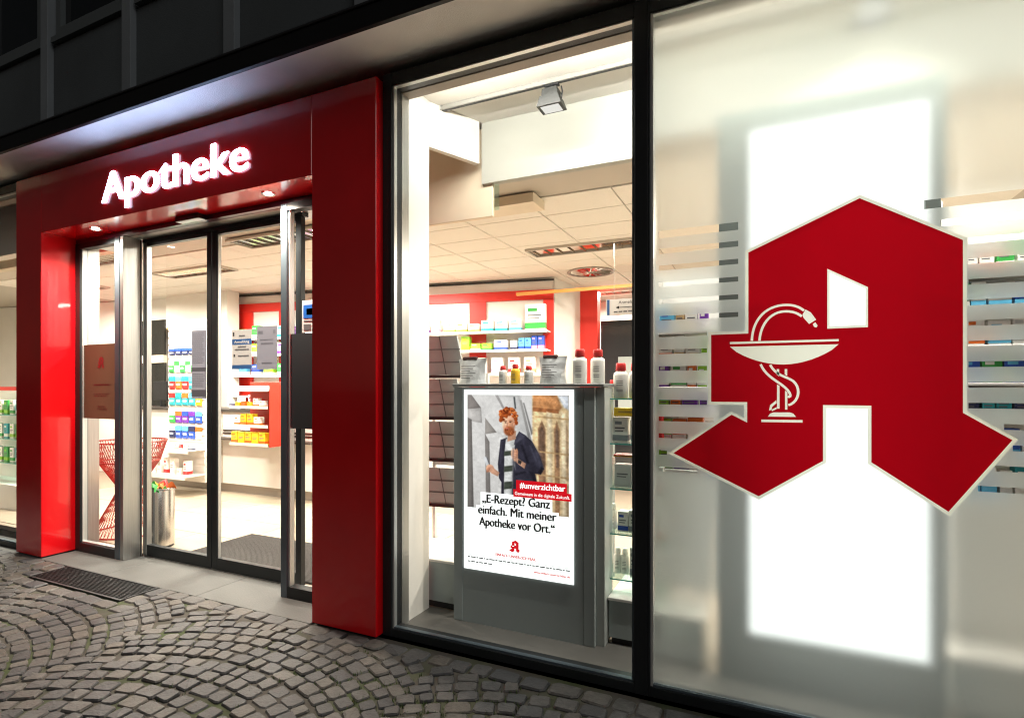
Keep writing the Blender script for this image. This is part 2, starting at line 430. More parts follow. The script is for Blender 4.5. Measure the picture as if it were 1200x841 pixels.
# grass and moss in the joints
GRASS = mat('joint_grass', (.05, .085, .018), .8, var=.3, vscale=20)
gb = MB()
for cx, cyy, rad, cnt in ((-1.95, -.36, .30, 150), (-1.75, -.55, .3, 170), (-1.45, -.42, .28, 170), (-2.35, -.62, .35, 90), (-1.15, -.30, .2, 90), (-2.9, -.8, .4, 40), (-3.2, -.5, .3, 25)):
    for _ in range(cnt):
        x = cx+rng.gauss(0, rad*.5); y = cyy+rng.gauss(0, rad*.4)
        if y > -.13: continue
        # keep to the joints: reject points on stone tops
        if any(abs((x-s[0])*math.cos(-s[2])-(y-s[1])*math.sin(-s[2])) < s[3]*.46 and abs((x-s[0])*math.sin(-s[2])+(y-s[1])*math.cos(-s[2])) < s[4]*.46 for s in stones if abs(s[0]-x) < .12 and abs(s[1]-y) < .12): continue
        for b_ in range(4):
            a = rng.uniform(0, 6.28); h = rng.uniform(.006, .02); wd = .003; dx, dy = math.cos(a), math.sin(a); le = rng.uniform(.004, .014)
            px, py = x+rng.uniform(-.008, .008), y+rng.uniform(-.008, .008)
            gb.add([(px-dy*wd, py+dx*wd, -.008), (px+dy*wd, py-dx*wd, -.008), (px+dx*le, py+dy*le, .0+h)], [(0, 1, 2)])
stuff(tag(gb.build('joint_grass', GRASS, recalc=False), 'sparse green grass and moss growing in the cobble joints', 'grass'))

# threshold slabs in the entrance
th = struct(bpy.data.objects.new('entrance_threshold', None)); COL.objects.link(th)
for x0, x1 in ((-5.748, -4.80), (-4.796, -3.72), (-3.716, -2.632)):
    MB().box(x0, x1, -.012, .425, -.03, .004, .003).build('paving_slab', SLABM, th)
for x0, x1 in ((-6.9, -6.165), (-6.160, -5.752)):
    MB().box(x0, x1, -.012, .2, -.03, .002, .003).build('paving_slab', SLABM, th)
gt = thing('door_grate', 'dark steel foot grating set into the cobbles before the entrance', 'grating', ((GR[0]+GR[1])/2, (GR[2]+GR[3])/2, -.03))
og = gt.location
mb = MB(og); fr = .012
mb.box(GR[0], GR[1], GR[2], GR[2]+fr, -.03, .006); mb.box(GR[0], GR[1], GR[3]-fr-.014, GR[3]-.014, -.03, .006)
mb.box(GR[0], GR[0]+fr, GR[2]+fr, GR[3]-fr-.014, -.03, .006); mb.box(GR[1]-fr, GR[1], GR[2]+fr, GR[3]-fr-.014, -.03, .006)
GRT = mat('galvanised_grating', (.035, .037, .040), .5, metal=.5)
mb.build('grate_frame', GRT, gt)
mb = MB(og); y = GR[2]+fr+.008
while y < GR[3]-.03: mb.box(GR[0]+fr, GR[1]-fr, y, y+.004, -.028, .003); y += .0165
x = GR[0]+fr+.01
while x < GR[1]-fr: mb.box(x, x+.003, GR[2]+fr, GR[3]-fr-.014, -.026, .0015); x += .15
stuff(mb.build('grate_bars', GRT, gt))
MB(og).box(GR[0]+.002, GR[1]-.002, GR[2]+.002, GR[3]-.016, -.06, -.029).build('grate_tray', mat('tray_dark', (.012, .012, .012), .9), gt)

# ================================================================== red portal
po = thing('entrance_portal', 'glossy dark red panelled portal framing the glass entrance', 'portal', (-4.14, .15, 0))
o = po.location; L0, L1, R0, R1, TOP, LB = -6.16, -5.75, -2.628, -2.12, 3.35, 2.842
mb = MB(o).box(L0, L1-.0015, 0, .30, .014, TOP, .003); mb.build('pillar_panel', RED, po)
mb = MB(o).box(R0+.0015, R1, 0, .24, .006, TOP, .003); mb.build('pillar_panel', RED, po)
mb = MB(o).box(L1+.0015, R0-.0015, 0, .30, LB, TOP, .003); mb.build('lintel_panel', RED, po)
MB(o).box(L0+.02, L1-.02, .02, .28, -.01, .013).build('plinth', GASKET, po)
MB(o).box(R0+.02, R1-.02, .02, .22, -.01, .005).build('plinth', GASKET, po)
MB(o).box(L1+.0002, R0-.0002, .31, .36, LB-.02, TOP-.02).build('backing', GASKET, po)
# illuminated lettering
sg = thing('illuminated_lettering', 'white illuminated lettering reading Apotheke on the red lintel', 'sign', (-4.0, -.0085, 2.97))
cap = .262
bold = .012
glyphs = []
def letter(ch):
    return text_mesh('letter', ch, .338, LETTER, sg, bold=0., extrude=.005)
xs = 0; parts = []
adv = []
full = bpy.data.curves.new('adv', 'FONT')
def adv_of(s_):
    full.body = s_; full.size = .338; full.offset = 0
    t_ = bpy.data.objects.new('t', full); COL.objects.link(t_); bpy.context.view_layer.update()
    me = bpy.data.meshes.new_from_object(t_.evaluated_get(bpy.context.evaluated_depsgraph_get())); bpy.data.objects.remove(t_)
    a = min(v.co.x for v in me.vertices), max(v.co.x for v in me.vertices); bpy.data.meshes.remove(me); return a
word = 'Apotheke'; tot = adv_of(word); scx = 1.645/(tot[1]-tot[0])
for i, ch in enumerate(word):
    r = adv_of(word[:i+1]); own = adv_of(ch)
    lo = letter(ch)
    right = (r[1]-tot[0])*scx-.835
    wid = (own[1]-own[0])*scx
    for v in lo.data.vertices: v.co.x = v.co.x*scx+right-wid
    bm = bmesh.new(); bm.from_mesh(lo.data); base_ = lo.data.copy()
    for q in (-1, 1):
        c_ = base_.copy(); c_.transform(Matrix.Translation((q*.0078, .0002*q, q*.0012))); bm.from_mesh(c_)
    bm.to_mesh(lo.data); bm.free()
    lo.data.materials.append(LETTER_S)
    for p_ in lo.data.polygons: p_.material_index = 0 if p_.normal.y < -.5 else 1
    lo.data.update()
bpy.data.curves.remove(full)
MB((-4.0, -.0085, 2.97)).box(-4.70, -3.30, -.003, .002, 3.03, 3.05).build('mounting_rail', RED, sg)

# spots under the lintel
for lx, lab in ((-5.18, 'small recessed spotlight under the red lintel over the side panel with the opening hours'), (-3.15, 'small recessed spotlight under the red lintel over the leaf with the notices')):
    s = thing('recessed_spotlight', lab, 'spotlight', (lx, .125, LB-.003), group='spotlights under the red lintel')
    MB().lathe([(.030, 0), (.045, 0), (.046, -.004), (.044, -.006), (.031, -.004)], seg=20, cap=False).build('trim_ring', ALU_L, s, True)
    MB().lathe([(.0295, -.002), (.026, -.0045), (.008, -.006)], seg=16).build('lens', emit('spot_lens', (1., .9, .78), 40), s, True)
    spot('spotlight_lamp', (lx, .125, LB-.02), (lx, .10, 0), 260, (1., .86, .70), 150, 1., .025)

# ================================================================== entrance doors
sl = thing('side_panel', 'narrow fixed glass side panel with brown hours plate beside red pillar', 'glass panel', (-5.42, .29, 0))
o = sl.location; HZ = 2.80
MB(o).box(-5.748, -5.675, .26, .33, .004, HZ, .003).build('frame_post', ANTH, sl)
MB(o).box(-5.155, -5.085, .26, .33, .004, HZ, .003).build('frame_post', ANTH_B, sl)
MB(o).box(-5.675, -5.155, .262, .328, .004, .085).build('bottom_rail', ANTH, sl)
MB(o).box(-5.675, -5.155, .262, .328, HZ-.05, HZ).build('top_rail', ANTH, sl)
MB(o).box(-5.675, -5.660, .275, .315, .085, HZ-.05).build('glazing_bead', ALU_L, sl)
MB(o).box(-5.660, -5.155, .275, .315, .085, .098).build('glazing_bead', ALU_L, sl)
MB(o).quad((-5.66, .295, .09), (-5.155, .295, .09), (-5.155, .295, HZ-.05), (-5.66, .295, HZ-.05)).build('pane', GLASS, sl)
MB(o).box(-5.745, -5.690, .332, .43, .004, HZ).build('return_panel', ALU, sl)
rp = thing('door_return', 'brushed metal return panel between hours plate panel and sliding door', 'panel', (-5.06, .36, 0))
MB(rp.location).box(-5.083, -5.04, .264, .425, .004, HZ, .002).build('panel', ALU, rp)
MB(rp.location).box(-5.0835, -5.0385, .408, .4135, .004, HZ).build('joint', GASKET, rp)
sr = thing('side_panel', 'narrow fixed glass side panel with grey plate beside red pillar', 'glass panel', (-2.9, .27, 0))
o = sr.location
MB(o).box(-3.155, -3.095, .235, .31, .004, HZ, .003).build('frame_post', ANTH_B, sr)
MB(o).box(-2.69, -2.634, .235, .31, .004, HZ).build('frame_post', ANTH, sr)
MB(o).box(-3.095, -2.69, .237, .308, .004, .085).build('bottom_rail', ANTH, sr)
MB(o).box(-3.095, -2.69, .237, .308, HZ-.05, HZ).build('top_rail', ANTH, sr)
MB(o).box(-3.095, -3.08, .25, .29, .085, HZ-.05).build('glazing_bead', ALU_L, sr)
MB(o).quad((-3.08, .27, .085), (-2.69, .27, .085), (-2.69, .27, HZ-.05), (-3.08, .27, HZ-.05)).build('pane', GLASS, sr)
MB(o).box(-2.76, -2.70, .33, .6, .004, HZ).build('return_panel', ALU, sr)
hd = thing('door_header', 'dark header box with sliding gear above the glass doors', 'header', (-4.2, .38, HZ))
MB(hd.location).box(-5.745, -2.634, .265, .318, HZ+.002, LB-.002).build('fascia', mat('header_plum', (.05, .012, .03), .3, coat=.3), hd)
MB(hd.location).box(-5.745, -2.634, .32, .60, HZ+.004, LB+.02).build('cover', ALU, hd)
MB(hd.location).box(-5.04, -3.14, .425, .485, HZ-.026, HZ+.003).build('track', BLACK, hd)
ms = thing('motion_sensor', 'small black motion sensor box mounted over the doors', 'sensor', (-4.12, .25, HZ+.005))
mb = MB().prism([(-.14, 0), (.14, 0), (.13, .045), (-.13, .045)], -.05, .014); mb.build('housing', BLACK, ms)
MB().box(-.10, .10, -.052, -.0505, .005, .02).build('lens', mat('sensor_lens', (.09, .08, .12), .1), ms)
MB().box(-.135, .135, -.045, .01, -.004, -.0005).build('base_plate', ALU_L, ms)
def door_leaf(x0, x1, y, lab, dark_left, name='sliding_door_leaf'):
    d = thing(name, lab, 'door', ((x0+x1)/2, y, .01), group=None); o = d.location; z1 = HZ-.028; t = .022
    st = .055
    lm, rm = (ANTH, ALU) if dark_left else (ALU, ANTH)
    MB(o).box(x0, x0+st, y-t, y+t, .01, z1, .002).build('stile', lm, d)
    MB(o).box(x1-st, x1, y-t, y+t, .01, z1, .002).build('stile', rm if not dark_left else ANTH, d)
    MB(o).box(x0+st, x1-st, y-t+.001, y+t-.001, .01, .105).build('bottom_rail', ANTH, d)
    MB(o).box(x0+st, x1-st, y-t+.001, y+t-.001, z1-.03, z1).build('top_rail', BLACK, d)
    e = x1-st-.008 if not dark_left else x0+st
    MB(o).box(e, e+.008, y-.012, y+.012, .105, z1-.03).build('glazing_bead', ALU_L, d)
    MB(o).quad((x0+st, y, .105), (x1-st, y, .105), (x1-st, y, z1-.03), (x0+st, y, z1-.03)).build('pane', GLASS, d)
    return d
door_leaf(-5.04, -4.145, .452, 'glass sliding door leaf with one long grey notice, beside the steel bin', False)
door_leaf(-4.135, -3.16, .452, 'glass sliding door leaf with blue banded and grey notices, before the mat', True)
MB().box(-5.04, -3.10, .43, .48, -.02, .0075).build('floor_track', ALU).parent = hd
bpy.data.objects['floor_track'].location = -hd.location

# notices on glass
PAPER = mat('paper_white', (.70, .69, .68), .8)
PAPG = sheet_mat('paper_grey', (.15, .15, .18), .5)
PAPL = sheet_mat('paper_light_grey', (.28, .27, .265), .5)
PBLUE = mat('print_blue', (.02, .10, .30), .7)
BARS = mat('print_dark', (.10, .10, .125), .8)
def notice(name, lab, cat, x0, x1, z0, z1, y, m, bars, back=True):
    """bars: (u0,u1,v0,v1,mat) in paper fractions, v from the top"""
    t = thing(name, lab, cat, ((x0+x1)/2, y, z0)); o = t.location; W, H = x1-x0, z1-z0
    MB(o).quad((x0, y, z0), (x1, y, z0), (x1, y, z1), (x0, y, z1)).build('sheet', m, t, recalc=False)
    if bars:
        ms_ = []; mb = MB(o)
        for u0, u1, v0, v1, bm_ in bars:
            if bm_ not in ms_: ms_.append(bm_)
            mb.cur = ms_.index(bm_)
            mb.quad((x0+u0*W, y-.0014, z1-v1*H), (x0+u1*W, y-.0014, z1-v1*H), (x0+u1*W, y-.0014, z1-v0*H), (x0+u0*W, y-.0014, z1-v0*H))
        stuff(mb.build('print', ms_, t, recalc=False))
    return t
def lines(u0, u1, v0, v1, n, m, seed=1, thick=.4):
    rg = random.Random(seed); out = []
    for i in range(n):
        v = v0+(v1-v0)*i/n; h = (v1-v0)/n*thick; u = u0
        e = u1-rg.uniform(0, .25)*(u1-u0)
        while u < e:
            wd = rg.uniform(.05, .14); out.append((u, min(u+wd, e), v, v+h, m)); u += wd+.02
    return out
YD = .428
notice('notice_sheet', 'long grey notice with many text lines taped inside sliding door', 'notice', -4.385, -4.20, 1.40, 1.97, YD, PAPG,
       lines(.08, .92, .04, .5, 16, BARS, 3)+[(0, 1, .545, .60, BARS)]+lines(.08, .92, .63, .84, 8, BARS, 5)+[(0, 1, .87, .97, BARS)])
n2 = notice('notice_sheet', 'grey notice with blue band taped inside sliding door', 'notice', -3.895, -3.674, 1.64, 1.953, YD, PAPL,
       [(0, 1, .24, .38, PBLUE), (0, 1, .895, 1, PBLUE), (.04, .12, .06, .16, INK), (.36, .66, .14, .18, INKG), (.3, .72, .42, .46, INKG), (.14, .86, .49, .53, INKG), (.08, .16, .62, .69, INK), (.3, .86, .65, .69, INKG)])
text_mesh('lettering', 'Anmeldung', .030, PAPER, n2, loc=(0, -.0022, .313*.66), bold=.0006, align='CENTER', fit=.17)
notice('notice_sheet', 'dark grey notice with a small printed heading on sliding door', 'notice', -3.617, -3.40, 1.635, 1.966, YD, PAPG,
       [(.06, .3, .10, .17, BARS), (.80, .92, .09, .17, BARS), (.16, .82, .30, .325, BARS), (.2, .8, .38, .42, BARS), (.25, .75, .84, .87, BARS)])
notice('notice_sheet', 'narrow grey notice beside the door edge with small dark dots', 'notice', -3.36, -3.22, 1.635, 1.966, YD, PAPG,
       [(.1, .5, .10, .16, BARS), (.1, .6, .38, .42, BARS), (.1, .5, .5, .54, BARS), (.1, .6, .62, .66, BARS)])
BROWN = sheet_mat('bronze_plate', (.085, .038, .024), .4)
BRED = mat('plate_red_print', (.10, .008, .010), .5)
hp = notice('opening_hours_plate', 'brown plate with small red pharmacy symbol and hours on side panel', 'sign', -5.66, -5.157, 1.215, 1.88, .286, BROWN,
       [(.30, .78, .535, .555, BRED)]+lines(.32, .8, .66, .72, 2, BRED, 4, .45)+lines(.42, .72, .83, .9, 2, BRED, 6, .45))
BRED2 = mat('plate_symbol_red', (.20, .008, .012), .5)
HPL = hp
gp = notice('grey_plate', 'blank dark grey plate on the side panel below blue sticker', 'sign', -3.08, -2.695, 1.204, 1.875, .262, mat('plate_anthracite', (.032, .037, .042), .5), [(.62, .80, .66, .68, BARS), (.62, .80, .71, .73, BARS)])
notice('sticker', 'small white sticker with blue pictogram on the glass side panel', 'sticker', -2.975, -2.84, 1.88, 2.105, .262, PAPER,
       [(.08, .92, .14, .56, mat('sticker_blue', (.01, .12, .50), .5)), (.3, .7, .26, .46, PAPER), (.1, .8, .62, .66, INKG), (.1, .6, .74, .92, INKG)])

# ================================================================== shop windows
WB, WT = .048, 3.312
def window(name, lab, x0, x1, left_post, right_post, pane_mat):
    t = thing(name, lab, 'window', ((x0+x1)/2, .11, 0)); o = t.location
    if left_post: MB(o).box(left_post[0], left_post[1], .06, .16, 0, 3.385, .002).build('frame_post', ANTH, t)
    if right_post: MB(o).box(right_post[0], right_post[1], .06, .16, 0, 3.385, .002).build('frame_post', ANTH, t)
    MB(o).box(x0, x1, .062, .158, 0, WB, .002).build('bottom_rail', ANTH, t)
    MB(o).box(x0, x1, .062, .158, WT, 3.384, .002).build('top_rail', ANTH, t)
    b = .012
    MB(o).box(x0, x0+b, .072, .10, WB, WT).build('glazing_bead', ALU_L, t)
    MB(o).box(x1-b, x1, .072, .10, WB, WT).build('glazing_bead', ANTH_B, t)
    MB(o).box(x0+b, x1-b, .072, .10, WT-.008, WT).build('glazing_bead', ALU_L, t)
    MB(o).box(x0+b, x1-b, .072, .10, WB, WB+.010).build('glazing_bead', ANTH_B, t)
    MB(o).quad((x0+b, .088, WB+.010), (x1-b, .088, WB+.010), (x1-b, .088, WT-.008), (x0+b, .088, WT-.008)).build('pane', pane_mat, t)
    # inner lining of the bay opening
    MB(o).box(x0, x1, .162, .24, WT-.004, WT+.05).build('head_lining', mat('taupe_lining', (.30, .25, .21), .5), t)
    MB(o).box(x0-.03, x0+.002, .162, .235, .02, WT).build('side_lining', ALU, t)
    return t
window('shop_window', 'tall clear display window beside the red pillar, with poster stand inside', -2.053, -.596, (-2.117, -2.053), (-.596, -.530), GLASS)
fw = window('shop_window', 'tall frosted display window with big red letter emblem', -.518, 1.55, (-.529, -.518), (1.55, 1.63), GLASS)
window('shop_window', 'clear display window on the far side of red portal', -8.6, -6.225, (-8.68, -8.6), (-6.225, -6.165), GLASS)

# emblem outline (world X, Z)
LOGO = [(.351, 2.295), (.700, 2.080), (.700, 1.397), (.852, 1.295), (.654, 1.002), (.393, 1.184), (.393, 1.421), (.216, 1.421), (.216, 1.180), (-.038, 1.006), (-.412, 1.182), (-.152, 1.372), (-.086, 1.337), (-.086, 1.430), (-.241, 1.430), (-.241, 1.742), (-.081, 1.742), (-.081, 2.110)]
WIN = [(.232, 2.008), (.381, 1.918), (.381, 1.750), (.232, 1.750)]
def offset_poly(pts, d):
    n = len(pts); area_ = sum(pts[i][0]*pts[(i+1) % n][1]-pts[(i+1) % n][0]*pts[i][1] for i in range(n))
    sg_ = 1 if area_ > 0 else -1; out = []
    for i in range(n):
        p = Vector(pts[i]); a = (p-Vector(pts[i-1])).normalized(); b = (Vector(pts[(i+1) % n])-p).normalized()
        na = Vector((a.y, -a.x))*sg_; nb = Vector((b.y, -b.x))*sg_
        m_ = (na+nb); m_ = m_/max(.25, m_.dot(na)); out.append(tuple(p+m_*d))
    return out
BW = .013
LOGO_O = offset_poly(LOGO, BW); WIN_I = offset_poly(WIN, -BW*.7)
# ---- snake and bowl strokes (cut out of the red, filled with cream)
def stroke(path, wd):
    path = [Vector(p) for p in path]; l_, r_ = [], []
    for i, p in enumerate(path):
        a = path[max(0, i-1)]; b = path[min(len(path)-1, i+1)]; d = (b-a).normalized(); nn = Vector((-d.y, d.x))*wd/2
        l_.append(tuple(p+nn)); r_.append(tuple(p-nn))
    return l_+r_[::-1]
# picture-sample to metres: the emblem was measured on a 4.675x enlargement
def E(px, py):
    x = 840+px/4.675; y = 330+py/4.675
    a = (x-600)/648.074; b = (453-y)/648.074; th_ = R(24.84); rx = a*math.cos(th_)-math.sin(th_); ry = a*math.sin(th_)+math.cos(th_)
    t_ = 2.735/ry; return (rx*t_, 1.5+b*t_)
def arc(cx, cy_, rx, ry, a0, a1, n=18): return [E(cx+rx*math.cos(R(a0+(a1-a0)*i/n)), cy_-ry*math.sin(R(a0+(a1-a0)*i/n))) for i in range(n+1)]
def bez(p0, p1, p2, p3, n=14):
    o_ = []
    for i in range(n+1):
        t_ = i/n; q = [(1-t_)**3*a+3*(1-t_)**2*t_*b+3*(1-t_)*t_*t_*c+t_**3*d for a, b, c, d in zip(p0, p1, p2, p3)]; o_.append(E(*q))
    return o_
SW = .0105
emblem = []
emblem.append([E(72, 330), E(668, 314), E(668, 326), E(72, 342)])                                    # rim
emblem.append([E(72, 356), E(668, 342)]+[E(668-596*i/16, 342+14*i/16+104*math.sin(math.pi*min(1, max(0, (i/16))))**.75) for i in range(1, 16)])   # bowl
outer = bez((192, 326), (196, 200), (270, 122), (385, 122), 14)+bez((385, 122), (455, 122), (510, 160), (545, 205), 8)[1:]
inner = bez((232, 326), (236, 240), (290, 160), (380, 160), 12)+bez((380, 160), (430, 160), (470, 185), (505, 232), 8)[1:]
# outer body line, inner body line, joined at the head
emblem.append(stroke(bez((192, 324), (196, 205), (270, 127), (385, 127), 14)+bez((385, 127), (425, 127), (455, 140), (478, 158), 6)[1:], SW))
emblem.append(stroke(bez((234, 324), (238, 240), (290, 162), (380, 162), 12)+bez((380, 162), (420, 162), (446, 174), (466, 190), 6)[1:], SW))
emblem.append([E(486, 152), E(515, 168), E(545, 208), E(506, 232), E(474, 196), E(470, 180)])                 # head
emblem.append([E(526, 232), E(540, 222), E(553, 240), E(546, 251), E(532, 247)])                              # tongue
emblem.append(stroke(bez((240, 452), (270, 520), (330, 540), (375, 580), 10)+bez((375, 580), (410, 610), (410, 640), (388, 628), 6)[1:], SW))
emblem.append(stroke(bez((292, 455), (330, 520), (380, 515), (420, 545), 10)+bez((420, 545), (465, 585), (450, 660), (392, 676), 10)[1:], SW))
emblem.append([E(328, 478), E(342, 478), E(342, 520), E(328, 508)])
emblem.append([E(372, 478), E(386, 478), E(386, 515), E(372, 508)])
emblem.append([E(330, 562), E(344, 570), E(344, 695), E(330, 695)])
emblem.append([E(374, 596), E(387, 606), E(387, 700), E(374, 700)])
emblem.append([E(286, 706), E(292, 676), E(326, 648), E(328, 664), E(304, 684), E(300, 700)])
emblem.append([E(300, 700), E(328, 686), E(328, 697), E(302, 709)])
emblem.append([E(280, 738), E(292, 722), E(310, 715), E(400, 715), E(420, 722), E(434, 740)])
emblem.append([E(244, 754), E(470, 757), E(470, 771), E(244, 768)])
lg = thing('window_emblem', 'big red pharmacy letter emblem with snake and bowl on frosted glass', 'emblem', (.22, .084, 1.0))
o = lg.location
fill_sheet('red_field', [LOGO, WIN]+emblem, .0845, LOGO_RED, lg, o=o)
fill_sheet('border', [LOGO_O, LOGO, WIN, WIN_I], .0845, LOGO_CREAM, lg, o=o)
for k, lp in enumerate(emblem):
    nm = {0: 'bowl_rim', 1: 'bowl', 4: 'snake_head', 5: 'snake_tongue'}.get(k, 'snake_stroke' if k in (2, 3, 6, 7, 12, 13) else 'bowl_stem')
    fill_sheet(nm, [lp], .0842, LOGO_CREAM, lg, o=o)
# frosted film with clear slots beside the emblem
def logo_x(z0, z1, side):
    best = -9 if side > 0 else 9
    n = len(LOGO_O)
    for i in range(n):
        (xa, za), (xb, zb) = LOGO_O[i], LOGO_O[(i+1) % n]
        for q in range(21):
            x = xa+(xb-xa)*q/20; z = za+(zb-za)*q/20
            if z0-.004 <= z <= z1+.004: best = max(best, x) if side > 0 else min(best, x)
    return best
fl = [[(-.505, WB+.011), (1.537, WB+.011), (1.537, WT-.009), (-.505, WT-.009)], LOGO_O]
zs = [2.238-.0812*i for i in range(15)]
for i, zc in enumerate(zs):
    h = [.036, .026, .024, .022][min(i, 3)]
    z0, z1 = zc-h/2, zc+h/2
    xl = min(-.124, logo_x(z0, z1, -1)-.006) if logo_x(z0, z1, -1) < 9 else -.124
    xr = max(.575, logo_x(z0, z1, 1)+.006) if logo_x(z0, z1, 1) > -9 else .575
    if xl > -.47: fl.append([(-.482, z0), (xl, z0), (xl, z1), (-.482, z1)])
    fl.append([(xr, z0), (1.50, z0), (1.50, z1), (xr, z1)])
fl.append(WIN_I)
film = fill_sheet('frosted_film', fl[:-1], .0905, FROST, fw, o=fw.location)
fill_sheet('frosted_film', [WIN_I], .0905, FROST, fw, o=fw.location)

# ================================================================== canopy and upper facade
ca = thing('canopy', 'flat canopy with pale soffit and black metal edge over the shopfront', 'canopy', (-3, -.1, 3.43))
o = ca.location; YF = -.285
MB(o).box(-12, 5, YF+.02, .30, 3.43, 3.47).build('soffit', SOFFM, ca)
MB(o).box(-12, 5, YF-.012, YF+.019, 3.424, 3.535, .003).build('edge_fascia', mat('black_fascia', (.004, .0045, .005), .5, var=.2, spec=.3), ca)
MB(o).box(-12, 5, YF-.022, YF+.019, 3.537, 3.551, .002).build('edge_cap', mat('black_cap', (.015, .016, .018), .35), ca)
MB(o).box(-12, 5, YF+.0195, .06, 3.474, 3.53).build('roof_sheet', ANTH, ca)
bd = thing('upper_building', 'dark grey building front with pilasters and windows above the canopy', 'building', (-3, .2, 3.5))
o = bd.location
UW = mat('upper_render', (.062, .074, .080), .9, var=.15, vscale=1.5, bump=.2, bscale=120)
UP = mat('upper_pilaster', (.16, .18, .195), .85, var=.12, vscale=2, bump=.15, bscale=120)
UF = mat('upper_window_frame', (.085, .10, .105), .6)
MB(o).box(-12, 5, .10, .40, 3.475, 8.5).build('wall', UW, bd)
MB(o).box(-12, 5, .163, .2415, 3.364, 3.428).build('head_board', GASKET, bd)
dark_glass = mat('dark_window_glass', (.006, .007, .008), .06)
pitchx = 1.152; px0 = -5.675
for k in range(-5, 9):
    x = px0+k*pitchx
    MB(o).box(x-.055, x+.055, -.015, .099, 3.55, 8.4, .003).build('pilaster', UP, bd)
    xa, xb = x+.055, x+pitchx-.055
    MB(o).box(xa+.002, xb-.002, .03, .099, 3.55, 4.44, .002).build('spandrel_panel', UW, bd)
    if k > 4: continue
    wn = MB(o); wz0, wz1 = 4.50, 6.1
    wn.box(xa+.06, xb-.06, .02, .095, wz0, wz0+.075); wn.box(xa+.06, xb-.06, .02, .095, wz1-.07, wz1)
    wn.box(xa+.06, xa+.125, .02, .095, wz0+.075, wz1-.07); wn.box(xb-.125, xb-.06, .02, .095, wz0+.075, wz1-.07)
    f = wn.build('window', UF, bd)
    MB(o).quad((xa+.125, .06, wz0+.075), (xb-.125, .06, wz0+.075), (xb-.125, .06, wz1-.07), (xa+.125, .06, wz1-.07)).build('pane', dark_glass, f)
    MB(o).box(xa+.03, xb-.03, -.005, .099, wz0-.05, wz0-.002).build('sill', UF, bd)

# ================================================================== shop shell
def wall(name, m, pts, z0, z1, thick=.1):
    return struct(MB().add([(x, y, z) for z in (z0, z1) for x, y in pts], [(0, 1, 2, 3), (7, 6, 5, 4), (0, 4, 5, 1), (1, 5, 6, 2), (2, 6, 7, 3), (3, 7, 4, 0)]).build(name, m))
floor = struct(MB().box(-14, 4, .49, 8, -.05, -.006).build('shop_floor', GROUT))
tid = MB().box(-.297, .297, -.297, .297, -.008, 0, .001).mesh('floor_tile', FLOORM)
for i in range(0, 11):
    for j in range(0, 6):
        x, y = -8.6+.6*i, .85+.6*j
        if y > 3.2: continue
        t = bpy.data.objects.new('floor_tile', tid); COL.objects.link(t); t.parent = floor; t.location = (x, y, 0)
bay = struct(MB().box(-2.1, 2.2, .17, .52, -.04, .012).build('bay_floor', mat('bay_floor_grey', (.13, .125, .115), .35, var=.15, vscale=3)))
CZ = 3.0
ceil = struct(MB().box(-14, 4, 1.02, 8, CZ+.012, CZ+.05).build('ceiling', CEILT))
tw, tl = .712, .443; tx0, ty0 = -1.074, 1.44
tme = MB().box(-tw/2+.006, tw/2-.006, -tl/2+.006, tl/2-.006, 0, .0115, .001).mesh('ceiling_tile', CEILM)
fixtures = [(-1.786, 2.99), (-7.06+.06, 2.08), (-4.634, 2.99), (-9.2, 2.08), (.35, 2.99), (-11.3, 2.5), (-4.634, 1.64), (-1.786, 1.64), (.35, 1.64)]
FIX = []
for i in range(-13, 4):
    for j in range(-1, 11):
        x = tx0+tw*(i+.5); y = ty0+tl*(j+.5)
        if y+tl/2 > 7 or y-tl/2 < 1.03: continue
        t = bpy.data.objects.new('ceiling_tile', tme); COL.objects.link(t); t.parent = ceil; t.location = (x, y, CZ)
struct(MB().box(-14, -3.6, .50, 1.015, CZ-.045, CZ+.05).build('ceiling_edge', WALLW))
struct(MB().box(-14, -3.1, .605, .70, HZ+.03, CZ-.047).build('door_bulkhead', CREAM))
# bay ceiling, angled bulkhead
struct(MB().box(-2.14, 2.2, .165, 1.3, 3.425, 3.47).build('bay_ceiling', WALLW))
a0, a1 = (-1.90, .925), (2.2, .955)
d_ = Vector((a1[0]-a0[0], a1[1]-a0[1])).normalized(); nn = Vector((-d_.y, d_.x))*.06
BULK = mat('bulkhead_paint', (.42, .425, .385), .85)
wall('bulkhead', BULK, [a0, a1, (a1[0]+nn.x, a1[1]+nn.y), (a0[0]+nn.x, a0[1]+nn.y)], CZ-.02, 3.424)
wall('bay_side_wall', WALLW, [(-2.12, .24), (-2.075, .24), (-2.075, .50), (-2.12, .50)], 0, 3.424)
wall('bay_side_wall', WALLW, [(-2.115, .502), (-2.075, .502), (-1.905, .90), (-1.945, .92)], CZ+.12, 3.424)
struct(MB().box(-3.4, -1.64, 1.28, 1.52, 2.925, 2.998).build('ceiling_beam', CREAM))
hp2 = tag(MB((-2.2, 1.12, 2.8)).box(-3.3, -1.825, .955, .985, 2.745, 3.40, .003).build('hanging_baffle', CREAM), 'cream baffle board hung under the ceiling behind the clear window', 'baffle')
hp2.location = (-2.2, 1.12, 2.8)
gc = tag(MB((-1.885, 1.1, 2.8)).box(-1.815, -1.78, .965, .975, 2.79, 2.975).build('clear_sign', GLASS_SH), 'small clear acrylic strip hanging beside the cream panel', 'sign'); gc.location = (-1.885, 1.1, 2.8)
wall('wall_left', WALLW, [(-14, .5), (-13.9, .5), (-13.9, 8), (-14, 8)], 0, CZ)
wall('wall_right', WALLW, [(2.2, .165), (2.3, .165), (2.3, 8), (2.2, 8)], 0, 3.47)
